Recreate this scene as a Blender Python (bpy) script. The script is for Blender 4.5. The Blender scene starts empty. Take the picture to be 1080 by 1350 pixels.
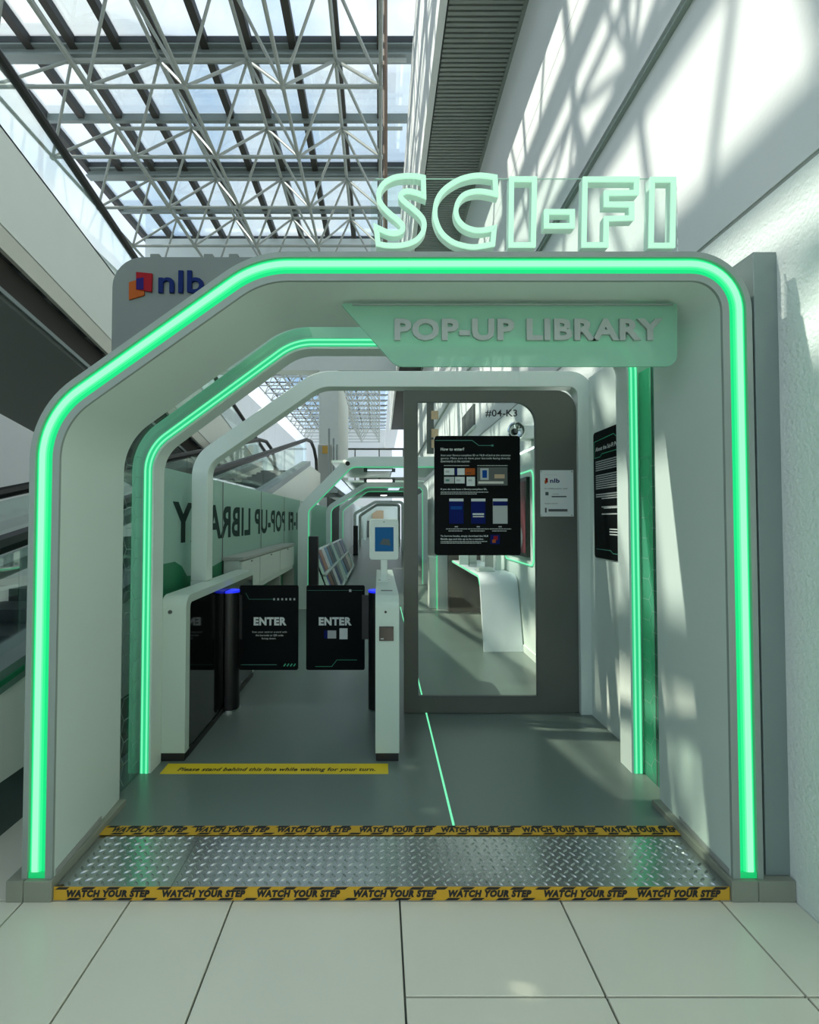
import bpy, bmesh, math, random
from mathutils import Vector, Matrix
random.seed(7)
C = bpy.context.scene
COL = C.collection
# ------------------------------------------------------------------ camera
F = 665.0; CX, CY = 500.0, 667.0; TH = math.radians(1.6); CAMH = 1.40
cd = bpy.data.cameras.new('camera'); cam = bpy.data.objects.new('camera', cd); COL.objects.link(cam)
cd.sensor_width = 36; cd.sensor_height = 36; cd.sensor_fit = 'AUTO'
cd.lens = F / 1350 * 36
cd.shift_x = (540 - CX) / 1350; cd.shift_y = -(675 - CY) / 1350
cd.clip_end = 300; cd.clip_start = .05
cam.location = (0, 0, CAMH); cam.rotation_euler = (math.pi / 2 + TH, 0, 0)
C.camera = cam
def at(px, py, Y):
    "point of the vertical plane y = Y seen at a photograph pixel"
    u = (px - CX) / F; v = (CY - py) / F
    k = Y / (math.cos(TH) - v * math.sin(TH))
    return (u * k, Y, CAMH + (math.sin(TH) + v * math.cos(TH)) * k)
def atX(px, py, X):
    "point of the vertical plane x = X seen at a photograph pixel"
    u = (px - CX) / F; v = (CY - py) / F
    k = X / u
    return (X, (math.cos(TH) - v * math.sin(TH)) * k, CAMH + (math.sin(TH) + v * math.cos(TH)) * k)
def fY(py, z=.05):
    "depth of a point at height z seen on pixel row py"
    v = (CY - py) / F; k = (z - CAMH) / (math.sin(TH) + v * math.cos(TH))
    return k * (math.cos(TH) - v * math.sin(TH))
# ------------------------------------------------------------------ sky, sun, exposure
W = bpy.data.worlds.new('sky'); C.world = W; W.use_nodes = True
nt = W.node_tree; nt.nodes.clear()
wo = nt.nodes.new('ShaderNodeOutputWorld'); bg = nt.nodes.new('ShaderNodeBackground')
tc = nt.nodes.new('ShaderNodeTexCoord'); nz = nt.nodes.new('ShaderNodeTexNoise'); rp = nt.nodes.new('ShaderNodeValToRGB')
nz.inputs['Scale'].default_value = 3.2; nz.inputs['Detail'].default_value = 6
rp.color_ramp.elements[0].position = .36; rp.color_ramp.elements[0].color = (.34, .52, .78, 1)
rp.color_ramp.elements[1].position = .62; rp.color_ramp.elements[1].color = (.96, .975, .95, 1)
nt.links.new(tc.outputs['Generated'], nz.inputs['Vector']); nt.links.new(nz.outputs['Fac'], rp.inputs['Fac'])
nt.links.new(rp.outputs['Color'], bg.inputs['Color']); nt.links.new(bg.outputs[0], wo.inputs[0])
bg.inputs['Strength'].default_value = 1.22
sd = bpy.data.lights.new('sun', 'SUN'); sun = bpy.data.objects.new('sun', sd); COL.objects.link(sun)
sd.energy = 4.7; sd.angle = math.radians(.6); sd.color = (1.0, .92, .77)
sun.rotation_euler = Vector((.90, -.18, -1)).to_track_quat('-Z', 'Y').to_euler(); sun.location = (-8, 4, 14)
C.view_settings.view_transform = 'Standard'; C.view_settings.look = 'None'
C.view_settings.gamma = 1; C.view_settings.use_curve_mapping = False
C.view_settings.exposure = 0.25
C.cycles.transparent_max_bounces = 32
# ------------------------------------------------------------------ materials
def mat(name, col, rough=.5, metal=0, emit=None, es=1, bump=0, bscale=60, var=.04, vscale=4, spec=.5, coat=0):
    m = bpy.data.materials.new(name); m.use_nodes = True
    n = m.node_tree.nodes; l = m.node_tree.links; b = n['Principled BSDF']
    b.inputs['Roughness'].default_value = rough; b.inputs['Metallic'].default_value = metal
    b.inputs['Specular IOR Level'].default_value = spec; b.inputs['Coat Weight'].default_value = coat
    t = n.new('ShaderNodeTexCoord')
    if var:
        z = n.new('ShaderNodeTexNoise'); z.inputs['Scale'].default_value = vscale; z.inputs['Detail'].default_value = 5
        r = n.new('ShaderNodeValToRGB')
        r.color_ramp.elements[0].color = tuple(max(0, c * (1 - var)) for c in col) + (1,)
        r.color_ramp.elements[1].color = tuple(min(1, c * (1 + var)) for c in col) + (1,)
        l.new(t.outputs['Object'], z.inputs['Vector']); l.new(z.outputs['Fac'], r.inputs['Fac']); l.new(r.outputs['Color'], b.inputs['Base Color'])
    else:
        b.inputs['Base Color'].default_value = tuple(col) + (1,)
    if emit:
        b.inputs['Emission Color'].default_value = tuple(emit) + (1,); b.inputs['Emission Strength'].default_value = es
    if bump:
        z2 = n.new('ShaderNodeTexNoise'); z2.inputs['Scale'].default_value = bscale; z2.inputs['Detail'].default_value = 3
        bp = n.new('ShaderNodeBump'); bp.inputs['Strength'].default_value = bump; bp.inputs['Distance'].default_value = .01
        l.new(t.outputs['Object'], z2.inputs['Vector']); l.new(z2.outputs['Fac'], bp.inputs['Height']); l.new(bp.outputs['Normal'], b.inputs['Normal'])
    return m
def glass(name, tint=(.95, .98, .97), refl=1.0, haze=0, hazecol=(.7, .85, .78), rough=.02):
    m = bpy.data.materials.new(name); m.use_nodes = True
    n = m.node_tree.nodes; l = m.node_tree.links; n.clear()
    o = n.new('ShaderNodeOutputMaterial'); tr = n.new('ShaderNodeBsdfTransparent'); tr.inputs[0].default_value = tuple(tint) + (1,)
    gl = n.new('ShaderNodeBsdfGlossy'); gl.inputs['Roughness'].default_value = rough; gl.inputs['Color'].default_value = (.95, 1, .97, 1)
    fr = n.new('ShaderNodeFresnel'); fr.inputs['IOR'].default_value = 1.35
    mu = n.new('ShaderNodeMath'); mu.operation = 'MULTIPLY'; mu.inputs[1].default_value = refl; l.new(fr.outputs[0], mu.inputs[0])
    src = tr.outputs[0]
    if haze:
        df = n.new('ShaderNodeBsdfDiffuse'); df.inputs[0].default_value = tuple(hazecol) + (1,)
        tl = n.new('ShaderNodeBsdfTranslucent'); tl.inputs[0].default_value = tuple(hazecol) + (1,)
        m2 = n.new('ShaderNodeMixShader'); m2.inputs[0].default_value = .5; l.new(df.outputs[0], m2.inputs[1]); l.new(tl.outputs[0], m2.inputs[2])
        m1 = n.new('ShaderNodeMixShader'); m1.inputs[0].default_value = haze; l.new(tr.outputs[0], m1.inputs[1]); l.new(m2.outputs[0], m1.inputs[2]); src = m1.outputs[0]
    mx = n.new('ShaderNodeMixShader'); l.new(mu.outputs[0], mx.inputs[0]); l.new(src, mx.inputs[1]); l.new(gl.outputs[0], mx.inputs[2])
    l.new(mx.outputs[0], o.inputs[0]); return m
M = {}
M['tile'] = mat('floor tile', (.76, .75, .62), .28, var=.06, vscale=3, bump=.02, bscale=200)
M['grout'] = mat('dark grout', (.10, .11, .09), .8)
M['vinyl'] = mat('grey vinyl floor', (.15, .195, .17), .30, var=.06, vscale=2)
M['white'] = mat('white panel', (.64, .75, .68), .38, var=.02)  # green cast of the LEDs is mixed into this white
M['white2'] = mat('white gloss panel', (.66, .76, .69), .25, var=.02)  # same LED cast tints this white
M['wall'] = mat('smooth white plaster', (.80, .82, .80), .8, bump=.15, bscale=50, var=.02)
M['stucco'] = mat('coarse white stucco', (.80, .86, .82), .9, bump=.6, bscale=70, var=.04)
M['hallwall'] = mat('white hall wall', (.78, .80, .78), .7, var=.02)
M['greyframe'] = mat('grey metal lip', (.28, .34, .30), .45)
M['board'] = mat('brushed grey panel', (.17, .20, .175), .5, metal=.2, var=.1, vscale=2)
M['column'] = mat('slate grey coated metal', (.23, .29, .27), .4, metal=.2)
M['plinth'] = mat('olive grey tile', (.26, .28, .22), .45, var=.1, vscale=8)
M['door'] = mat('warm grey coated metal', (.105, .115, .095), .45, metal=.1, var=.05)
M['led'] = mat('green led diffuser', (.0, .06, .03), .4, emit=(.008, .62, .185), es=1.05, var=0, spec=.2)
M['ledmid'] = mat('green led halo', (.0, .06, .03), .4, emit=(.03, .72, .23), es=1.08, var=0, spec=.2)
M['ledsoft'] = mat('soft green led', (.0, .06, .03), .4, emit=(.02, .50, .19), es=1.0, var=0, spec=.2)
M['ledmid2'] = mat('bright led halo', (.0, .06, .03), .4, emit=(.12, .78, .34), es=1.1, var=0, spec=.2)
M['leddim'] = mat('dim green led', (.02, .2, .1), .4, emit=(.05, .42, .19), es=1.0, var=0)
M['ledcore'] = mat('bright led core', (.02, .08, .05), .4, emit=(.28, .84, .48), es=1.1, var=0)
M['ledthin'] = mat('thin green led', (.02, .1, .06), .3, emit=(.16, .78, .40), es=1.0, var=0)
M['ledend'] = mat('dim green led end', (.02, .4, .15), .3, emit=(.0, .4, .10), es=.8, var=0)
M['neon'] = mat('pale green neon', (.2, .32, .26), .5, emit=(.42, .80, .56), es=.85, var=0)
M['letterside'] = mat('lit milky acrylic', (.55, .70, .62), .4, emit=(.30, .5, .38), es=.25, var=.02)
M['silver'] = mat('silver lettering', (.34, .40, .36), .35, metal=.1)
M['black'] = mat('matt black', (.008, .009, .009), .35, var=0)
M['blackgloss'] = mat('black gloss glass', (.004, .005, .005), .06, var=0, spec=.6)
M['poster'] = mat('black print board', (.003, .005, .005), .5, var=0, spec=.08)
M['foot'] = mat('black plastic foot', (.01, .011, .011), .5)
M['blue'] = mat('blue glow ring', (.02, .03, .3), .3, emit=(.01, .02, .75), es=1.0, var=0)
M['ink_w'] = mat('white ink', (.62, .68, .65), .6, var=0)
M['ink_g'] = mat('grey ink', (.42, .46, .44), .6, var=0)
M['ink_green'] = mat('green ink', (.05, .45, .25), .6, var=0)
M['ink_teal'] = mat('dim teal ink', (.05, .22, .17), .6, var=0)
M['ink_k'] = mat('black ink', (.012, .012, .012), .6, var=0)
M['navy'] = mat('navy lettering', (.006, .018, .10), .5, var=0, spec=.1)
M['navy2'] = mat('deep blue print', (.004, .012, .11), .6, var=0, spec=.08)
M['midblue'] = mat('mid blue print', (.006, .06, .26), .6, var=0, spec=.08)
M['red'] = mat('red logo', (.26, .01, .015), .5, var=0, spec=.1)
M['orange'] = mat('orange logo', (.36, .085, .015), .5, var=0, spec=.1)
M['gatewhite'] = mat('white gate shell', (.52, .64, .55), .3, var=.02)  # white with the green light of the second arch put into its colour
M['purple'] = mat('purple logo', (.02, .012, .11), .5, var=0, spec=.1)
M['yellow'] = mat('yellow tape', (.78, .58, .02), .5, var=.05)
M['hazard'] = mat('amber hazard tape', (.62, .36, .02), .5, var=.12, vscale=20)
M['steel'] = mat('bright tread steel', (.50, .54, .53), .24, metal=.9, var=.18, vscale=7, bump=.03)
M['chrome'] = mat('chrome', (.6, .64, .62), .12, metal=1)
M['tube'] = mat('painted truss tube', (.38, .41, .37), .45, metal=.1, var=.08)
M['tubedark'] = mat('grey roof beam', (.22, .26, .24), .5, var=.06)
M['mullion'] = mat('dark roof mullion', (.05, .047, .038), .6, var=.15)
M['beamtop'] = mat('dark beam cap', (.03, .035, .035), .6)
M['rust'] = mat('brown conduit', (.20, .14, .10), .6)
M['pane'] = glass('roof pane', (.93, .97, 1.0), .5)
M['acrylic'] = glass('clear acrylic', (.90, .95, .93), .35)
M['liner'] = glass('clear liner acrylic', (.88, .94, .92), .08)
M['greenglass'] = glass('green tinted acrylic', (.60, .92, .78), .6, haze=.45, hazecol=(.22, .72, .50))
M['frost'] = glass('frosted sign acrylic', (.75, .95, .85), .5, haze=.72, hazecol=(.50, .82, .65), rough=.2)  # haze colour made greener in place of LED light on the sign
M['screen'] = glass('frosted screen glass', (.6, .8, .72), .5, haze=.86, hazecol=(.55, .76, .67), rough=.15)
M['doorglass'] = glass('clear door glass', (.95, .98, .97), .7)
M['railglass'] = glass('balustrade glass', (.93, .97, .96), .35)
M['hexline'] = mat('grey green hexagon line', (.22, .36, .31), .5, var=0)
M['letterdark'] = mat('dark green lettering', (.012, .035, .028), .6, var=0, spec=.1)
M['greenprint'] = mat('deep green print', (.01, .19, .08), .5, var=.05)
M['greenwall'] = mat('light green back panel', (.30, .62, .46), .5, var=.05)
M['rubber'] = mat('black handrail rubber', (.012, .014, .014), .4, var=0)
M['decking'] = mat('grey steel decking', (.26, .31, .31), .35, metal=.6)
M['tread'] = mat('dark walkway treads', (.04, .05, .05), .5, metal=.4)
M['cladding'] = mat('off white cladding', (.78, .82, .77), .5, var=.03)
M['creamtrim'] = mat('cream trim', (.62, .62, .54), .5)
M['recess'] = mat('dark brown recess', (.025, .022, .018), .7)
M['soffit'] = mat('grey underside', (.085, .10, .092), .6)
M['teal'] = mat('dark teal skirting', (.05, .08, .08), .4)
M['rib'] = mat('grey louvre slat', (.26, .29, .26), .5)
M['ribback'] = mat('dark louvre backing', (.045, .05, .045), .7)
M['worktop'] = mat('grey worktop', (.34, .36, .33), .4)
M['cupboard'] = mat('off white cupboard', (.55, .62, .57), .45)
M['lamp'] = mat('white luminous panel', (.8, .85, .9), .4, emit=(.72, .84, 1.0), es=.8, var=0)
M['tubelamp'] = mat('white tube lamp', (.9, .9, .9), .4, emit=(.95, 1, .98), es=2.2, var=0)
M['counter'] = mat('white solid counter', (.80, .88, .90), .35, var=.01)
M['darkwood'] = mat('dark brown laminate', (.055, .045, .035), .5, var=.2, vscale=3)
M['screenblue'] = mat('blue tablet screen', (.003, .012, .03), .4, spec=.1, emit=(.002, .04, .10), es=1.0, var=.2, vscale=30)
M['picture'] = mat('dark red artwork', (.16, .035, .045), .5, var=.6, vscale=9)
M['beige'] = mat('beige board', (.48, .36, .22), .6)
M['yellowposter'] = mat('ochre notice', (.55, .33, .06), .6)
M['pillar'] = mat('white pillar', (.66, .72, .68), .6)
M['darkgrey'] = mat('dark grey metal', (.08, .09, .085), .5)
# ------------------------------------------------------------------ mesh helper
WL = {}
class MB:
    def __init__(s): s.v = []; s.f = []
    def add(s, vs, fs):
        b = len(s.v); s.v += [tuple(p) for p in vs]; s.f += [tuple(i + b for i in f) for f in fs]; return s
    def box(s, x0, x1, y0, y1, z0, z1):
        return s.add([(x0,y0,z0),(x1,y0,z0),(x1,y1,z0),(x0,y1,z0),(x0,y0,z1),(x1,y0,z1),(x1,y1,z1),(x0,y1,z1)],
                     [(0,3,2,1),(4,5,6,7),(0,1,5,4),(1,2,6,5),(2,3,7,6),(3,0,4,7)])
    def prism(s, poly, f0, f1):
        "poly: 2-D points, f0/f1 map a 2-D point to the two end caps"
        n = len(poly)
        vs = [f0(p) for p in poly] + [f1(p) for p in poly]
        return s.add(vs, [tuple(range(n))[::-1], tuple(range(n, 2*n))] + [(i, (i+1) % n, n+(i+1) % n, n+i) for i in range(n)])
    def pxz(s, poly, y0, y1): return s.prism(poly, lambda p: (p[0], y0, p[1]), lambda p: (p[0], y1, p[1]))
    def pyz(s, poly, x0, x1): return s.prism(poly, lambda p: (x0, p[0], p[1]), lambda p: (x1, p[0], p[1]))
    def pxy(s, poly, z0, z1): return s.prism(poly, lambda p: (p[0], p[1], z0), lambda p: (p[0], p[1], z1))
    def ring(s, of, inf, y0, y1, ob=None, ib=None):
        "solid band between an outer and an inner open path (x, z), y0 to y1"
        ob = ob or of; ib = ib or inf; n = len(of)
        vs = [(p[0],y0,p[1]) for p in of] + [(p[0],y0,p[1]) for p in inf] + [(p[0],y1,p[1]) for p in ob] + [(p[0],y1,p[1]) for p in ib]
        fs = []
        for i in range(n-1):
            fs += [(i,i+1,n+i+1,n+i), (2*n+i,3*n+i,3*n+i+1,2*n+i+1), (i,2*n+i,2*n+i+1,i+1), (n+i,n+i+1,3*n+i+1,3*n+i)]
        fs += [(0,n,3*n,2*n), (n-1,3*n-1,4*n-1,2*n-1)]
        return s.add(vs, fs)
    def tube(s, pts, r, n=8, caps=True):
        pts = [Vector(p) for p in pts]; vs = []; fs = []
        prev = None
        for i, p in enumerate(pts):
            d = (pts[min(i+1, len(pts)-1)] - pts[max(i-1, 0)]).normalized()
            if prev is None:
                a = d.orthogonal().normalized()
            else:
                a = (prev - d * prev.dot(d)).normalized()
            prev = a; b = d.cross(a)
            for k in range(n):
                t = 2 * math.pi * k / n
                vs.append(p + (a * math.cos(t) + b * math.sin(t)) * r)
        for i in range(len(pts)-1):
            for k in range(n):
                fs.append((i*n+k, i*n+(k+1) % n, (i+1)*n+(k+1) % n, (i+1)*n+k))
        if caps:
            fs.append(tuple(range(n))[::-1]); fs.append(tuple((len(pts)-1)*n+k for k in range(n)))
        return s.add(vs, fs)
    def lathe(s, prof, c, n=32, axis='Z'):
        vs = []; fs = []
        for r, h in prof:
            for k in range(n):
                t = 2*math.pi*k/n; a, b = r*math.cos(t), r*math.sin(t)
                vs.append((c[0]+a, c[1]+b, c[2]+h) if axis == 'Z' else (c[0]+a, c[1]+h, c[2]+b) if axis == 'Y' else (c[0]+h, c[1]+a, c[2]+b))
        for i in range(len(prof)-1):
            for k in range(n): fs.append((i*n+k, i*n+(k+1) % n, (i+1)*n+(k+1) % n, (i+1)*n+k))
        fs.append(tuple(range(n))[::-1]); fs.append(tuple((len(prof)-1)*n+k for k in range(n)))
        return s.add(vs, fs)
    def build(s, name, m, parent=None, smooth=False, bevel=0, label=None, kind=None, seg=2):
        xs = [p[0] for p in s.v]; ys = [p[1] for p in s.v]; zs = [p[2] for p in s.v]
        c = Vector(((min(xs)+max(xs))/2, (min(ys)+max(ys))/2, min(zs)))
        me = bpy.data.meshes.new(name); me.from_pydata([tuple(Vector(p)-c) for p in s.v], [], s.f); me.validate()
        bm = bmesh.new(); bm.from_mesh(me); bmesh.ops.recalc_face_normals(bm, faces=bm.faces); bm.to_mesh(me); bm.free()
        me.materials.append(M[m])
        if smooth:
            me.polygons.foreach_set('use_smooth', [True]*len(me.polygons)); me.set_sharp_from_angle(angle=math.radians(35))
        o = bpy.data.objects.new(name, me); COL.objects.link(o)
        WL[o.name] = c
        if parent: o.parent = parent; o.location = c - WL[parent.name]
        else: o.location = c
        if bevel:
            b = o.modifiers.new('bevel', 'BEVEL'); b.width = bevel; b.segments = seg; b.limit_method = 'ANGLE'
        if label: o['label'] = label
        if kind: o['kind'] = kind
        return o
def thing(name, loc, label=None, cat=None, group=None, kind=None):
    o = bpy.data.objects.new(name, None); COL.objects.link(o); o.location = loc; o.empty_display_size = .1
    WL[o.name] = Vector(loc); return tag(o, label, cat, group, kind)
def tag(o, label=None, cat=None, group=None, kind=None):
    if label: o['label'] = label
    if cat: o['category'] = cat
    if group: o['group'] = group
    if kind: o['kind'] = kind
    return o
def inst(src, name, parent, mw):
    "shared-mesh copy placed by a world matrix"
    o = src.copy(); o.name = name; COL.objects.link(o); o.parent = parent
    o.matrix_local = Matrix.Translation(-WL[parent.name]) @ mw
    WL[o.name] = mw.translation.copy(); return o
def fillet(pts, radii, n=9):
    out = [pts[0]]
    for i in range(1, len(pts)-1):
        p = Vector(pts[i]); a = (Vector(pts[i-1])-p).normalized(); b = (Vector(pts[i+1])-p).normalized()
        ang = a.angle(b); r = radii[i-1]; t = r / math.tan(ang/2)
        bis = (a+b).normalized(); cc = p + bis * (r/math.sin(ang/2))
        s = p + a*t; e = p + b*t
        a0 = math.atan2(s.y-cc.y, s.x-cc.x); a1 = math.atan2(e.y-cc.y, e.x-cc.x)
        while a1-a0 > math.pi: a1 -= 2*math.pi
        while a1-a0 < -math.pi: a1 += 2*math.pi
        for k in range(n+1):
            q = a0+(a1-a0)*k/n; out.append((cc.x+r*math.cos(q), cc.y+r*math.sin(q)))
    out.append(pts[-1]); return out
def closed_fillet(pts, radii, n=6):
    m = len(pts); ext = [pts[-1]]+list(pts)+[pts[0]]
    return fillet(ext, radii, n)[1:-1]
def offset(path, d):
    out = []
    for i, p in enumerate(path):
        p = Vector(p); ns = []
        if i > 0: e = (p-Vector(path[i-1])).normalized(); ns.append(Vector((-e.y, e.x)))
        if i < len(path)-1: e = (Vector(path[i+1])-p).normalized(); ns.append(Vector((-e.y, e.x)))
        nrm = sum(ns, Vector((0, 0))).normalized(); k = nrm.dot(ns[0])
        out.append(tuple(p + nrm*(d/max(k, .3))))
    return out
def offset_closed(pts, d):
    out = []; m = len(pts)
    for i in range(m):
        p = Vector(pts[i]); e0 = (p-Vector(pts[i-1])).normalized(); e1 = (Vector(pts[(i+1) % m])-p).normalized()
        n0 = Vector((-e0.y, e0.x)); n1 = Vector((-e1.y, e1.x)); nn = (n0+n1).normalized()
        out.append(tuple(p+nn*(d/max(nn.dot(n0), .45))))
    return out
def rrect(x0, x1, z0, z1, r, n=5): return closed_fillet([(x0,z0),(x1,z0),(x1,z1),(x0,z1)], [r]*4, n)
# ------------------------------------------------------------------ lettering
BASIS = {'F': ((1,0,0),(0,0,1),(0,-1,0)), 'W': ((0,-1,0),(0,0,1),(-1,0,0)), 'U': ((1,0,0),(0,1,0),(0,0,1))}
def text_mesh(body, off=0, shear=0, ext=0):
    cu = bpy.data.curves.new('t', 'FONT'); cu.body = body; cu.size = 1; cu.offset = off; cu.shear = shear; cu.extrude = ext
    cu.resolution_u = 3; cu.space_character = 1+off*2; cu.fill_mode = 'BOTH' if ext else 'FRONT'
    ob = bpy.data.objects.new('t', cu)
    COL.objects.link(ob); dg = bpy.context.evaluated_depsgraph_get()
    me = bpy.data.meshes.new_from_object(ob.evaluated_get(dg))
    bpy.data.objects.remove(ob); bpy.data.curves.remove(cu)
    vs = [tuple(v.co) for v in me.vertices]; fs = [tuple(p.vertices) for p in me.polygons]
    bpy.data.meshes.remove(me); return vs, fs
def letters(body, m, parent, basis, origin, width=None, height=None, off=.02, shear=0, ext=0, name='lettering', align='L', split=False, rmargin=None, label=None):
    """writing whose lower left (align L) or bottom centre (align C) sits at origin; width/height are those of the ink in metres"""
    vs, fs = text_mesh(body, off, shear, .5 if ext else 0)
    x0 = min(v[0] for v in vs); x1 = max(v[0] for v in vs); y0 = min(v[1] for v in vs); y1 = max(v[1] for v in vs)
    sy = (height/(y1-y0)) if height else width/(x1-x0); sx = (width/(x1-x0)) if width else sy
    r, u, nn = [Vector(b) for b in BASIS[basis]]; o = Vector(origin); dx = -(x0+x1)/2 if align == 'C' else -x0
    pts = [o + r*((v[0]+dx)*sx) + u*((v[1]-y0)*sy) + nn*((v[2]+.5)*ext if ext else 0) for v in vs]
    if not split:
        mb = MB(); mb.add(pts, fs); return mb.build(name, m, parent, label=label)
    adj = list(range(len(vs)))
    def find(i):
        while adj[i] != i: adj[i] = adj[adj[i]]; i = adj[i]
        return i
    for f in fs:
        for i in f[1:]: adj[find(i)] = find(f[0])
    groups = {}
    for f in fs: groups.setdefault(find(f[0]), []).append(f)
    isl = []
    for k, g in groups.items():
        ids = sorted({i for f in g for i in f}); isl.append((min(vs[i][0] for i in ids), max(vs[i][0] for i in ids), g))
    isl.sort(key=lambda t: t[0]); merged = []
    for a, b, g in isl:
        if merged and a < merged[-1][1]-.6*(b-a): merged[-1][1] = max(merged[-1][1], b); merged[-1][2] += g
        else: merged.append([a, b, list(g)])
    res = []
    for a, b, g in merged:
        ids = sorted({i for f in g for i in f}); mp = {i: k for k, i in enumerate(ids)}
        mb = MB(); mb.add([pts[i] for i in ids], [tuple(mp[i] for i in f) for f in g]); res.append(mb.build(name, m, parent))
    return res
def wordbars(mb, put, x0, x1, y, h, seed=1, full=True):
    "a line of print too small to read: bars the lengths of words; put(x0,x1,y0,y1) adds one bar"
    rn = random.Random(seed); x = x0
    while x < x1-1e-6:
        w = h*rn.uniform(1.2, 4.2); e = min(x+w, x1); put(mb, x, e, y, y+h); x = e+h*.5

P1Y = fY(1187, 0); P1B = fY(1061); Y2 = fY(1020); Y3 = fY(943); YBK = fY(1089); YBF = fY(1101)
# ================================================================== SETTING
EMPTY0 = (0, 0, 0)
# ---- mall floor: every tile its own piece, set over dark grout
floor = thing('floor', (0, 0, 0), kind='structure')
MB().box(-9, 1.53, -9, 60, -.12, -.012).build('grout_bed', 'grout', floor)
xs = [-6.1, -5.5, -4.9, -4.3, -3.7, -3.1, -2.5, -1.9]
xbr = [at(px, 1187, P1Y)[0] for px in (-110, 32, 172, 307, 527, 739, 950)]
xs = xs[:-1] + [xbr[0]-.4] + xbr + [1.53]
for i in range(len(xs)-1):
    yj = fY(1314, 0); ys = [yj-2.5, yj-1.25, yj, P1Y-.002, 3.0] if i >= len(xs)-4 else [-1.9, -.6, .62, P1Y-.002, 3.0]
    if xs[i+1] < -1.5: ys = ys + [4.2, 5.4, 6.6]
    for j in range(len(ys)-1):
        g = .0032
        MB().box(xs[i]+g, xs[i+1]-g, ys[j]+g, ys[j+1]-g, -.012, 0).build('tile', 'tile', floor, bevel=.0015, seg=1)
MB().box(-9, 1.53, -9, -2, -.011, -.001).build('far_paving', 'tile', floor)
MB().box(-9, -1.3, 6.6, 60, -.011, -.001).build('far_paving', 'tile', floor)
MB().box(-9, -6.1, -2, 6.6, -.011, -.001).build('far_paving', 'tile', floor)
# ---- kiosk floor
kf = thing('floor', (0, 5, 0), kind='structure')
MB().box(-1.46, .33-.006, YBK+.002, 8.0, 0, .05).build('vinyl_sheet', 'vinyl', kf)
MB().box(.33+.006, 1.52, YBK+.002, 8.0, 0, .05).build('vinyl_sheet', 'vinyl', kf)
MB().box(-1.46, 1.52, 8.004, 45, 0, .05).build('vinyl_sheet', 'vinyl', kf)
MB().box(.33-.006, .33+.006, YBK+.002, 8.0, 0, .046).build('led_channel_bed', 'darkgrey', kf)
fl = MB().box(.325, .335, YBK+.01, 7.9, .0462, .0508).build('floor_light_strip', 'ledthin')
tag(fl, 'thin green light strip inlaid in the grey floor, running under the glass door', 'light strip')
# ---- right wall
wr = thing('wall_right', (1.6, 5, 0), kind='structure')
MB().box(1.53, 1.75, -9, 30, -.1, 2.675).build('stucco_panel', 'stucco', wr)
MB().box(1.535, 1.75, -9, 30, 2.675, 2.695).build('joint', 'worktop', wr)
for a, b in ((-9, 30),):
    MB().box(1.53, 1.75, a, b, 2.695, 3.93).build('plaster_panel', 'wall', wr)
MB().box(1.50, 1.75, -9, 30, 3.93, 3.945).build('ledge', 'greyframe', wr)
MB().box(1.56, 1.75, -9, 30, 3.945, 4.03).build('shadow_groove', 'greyframe', wr)
MB().box(1.53, 1.75, -9, 30, 4.03, 5.385).build('plaster_panel', 'wall', wr)
MB().box(1.545, 1.75, -9, 30, 5.385, 5.395).build('joint', 'worktop', wr)
MB().box(1.53, 1.75, -9, 30, 5.395, 6.95).build('plaster_panel', 'wall', wr)
# louvred soffit and white fascia high on the right wall
tr = thing('trim_1', (1.1, 8, 6.72), kind='structure')
MB().box(.70, 1.53, 2, 30, 6.80, 6.95).build('louvre_backing', 'ribback', tr)
MB().box(1.49, 1.53, 2, 30, 6.70, 6.80).build('edge_strip', 'rib', tr)
s0 = MB().box(.72, 1.49, 4.0, 4.036, 6.72, 6.80).build('louvre_slat', 'rib', tr)
for k in range(1, 190):
    inst(s0, 'louvre_slat', tr, Matrix.Translation((1.105, 4.018+k*.06, 6.72)))
tf = thing('trim_2', (.7, 8, 6.7), kind='structure')
for k in range(14):
    MB().box(.62, .70, 2+k*2.0+.006, 4+k*2.0-.006, 6.70, 9.75).build('fascia_panel', 'hallwall', tf)
# ---- left wall, and unseen glazing added behind the camera for more light
wl = thing('wall_left', (-8.9, 20, 0), kind='structure')
for k in range(17):
    MB().box(-9.1, -8.9, -9+k*4+.02, -5+k*4-.02, 0, 9.9).build('wall_panel', 'hallwall', wl)
wb = thing('added_window_1', (-3.6, -9.1, 0), kind='structure')
for k in range(6):
    for h in range(3): MB().box(-9.1+k*1.8+.05, -7.3+k*1.8-.05, -9.1, -9.08, h*4+.1, h*4+3.9).build('added_window_pane', 'pane', wb)
    MB().box(-9.1+k*1.8-.05, -9.1+k*1.8+.05, -9.15, -9.03, 0, 12.2).build('added_window_mullion', 'tubedark', wb)
for h in range(4): MB().box(-9.1, 1.75, -9.15, -9.03, h*4-.1, h*4+.1).build('added_window_transom', 'tubedark', wb)
MB().box(.62, 1.75, -9, 60, 9.8, 10.2).build('trim_3', 'hallwall', kind='structure')
# ---- bulkhead beam with its pillar, and the far end wall
wf = thing('wall_far', (-3, 19, 7), kind='structure')
MB().box(-8.9, 1.53, 18.9, 19.5, 7.05, 12.1).build('bulkhead', 'pillar', wf)
MB().box(-8.9, 1.53, 60, 60.3, 0, 12.2).build('end_wall', 'hallwall', wf)
pb = at(421, 560, 18.9)[0]; pe = at(446, 560, 18.9)[0]
pl = MB().box(pb, pe, 18.85, 25.1, 0, 7.05).build('pillar', 'pillar', kind=None)
tag(pl, 'white square pillar carrying the bulkhead beam behind the arches', 'pillar')
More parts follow.
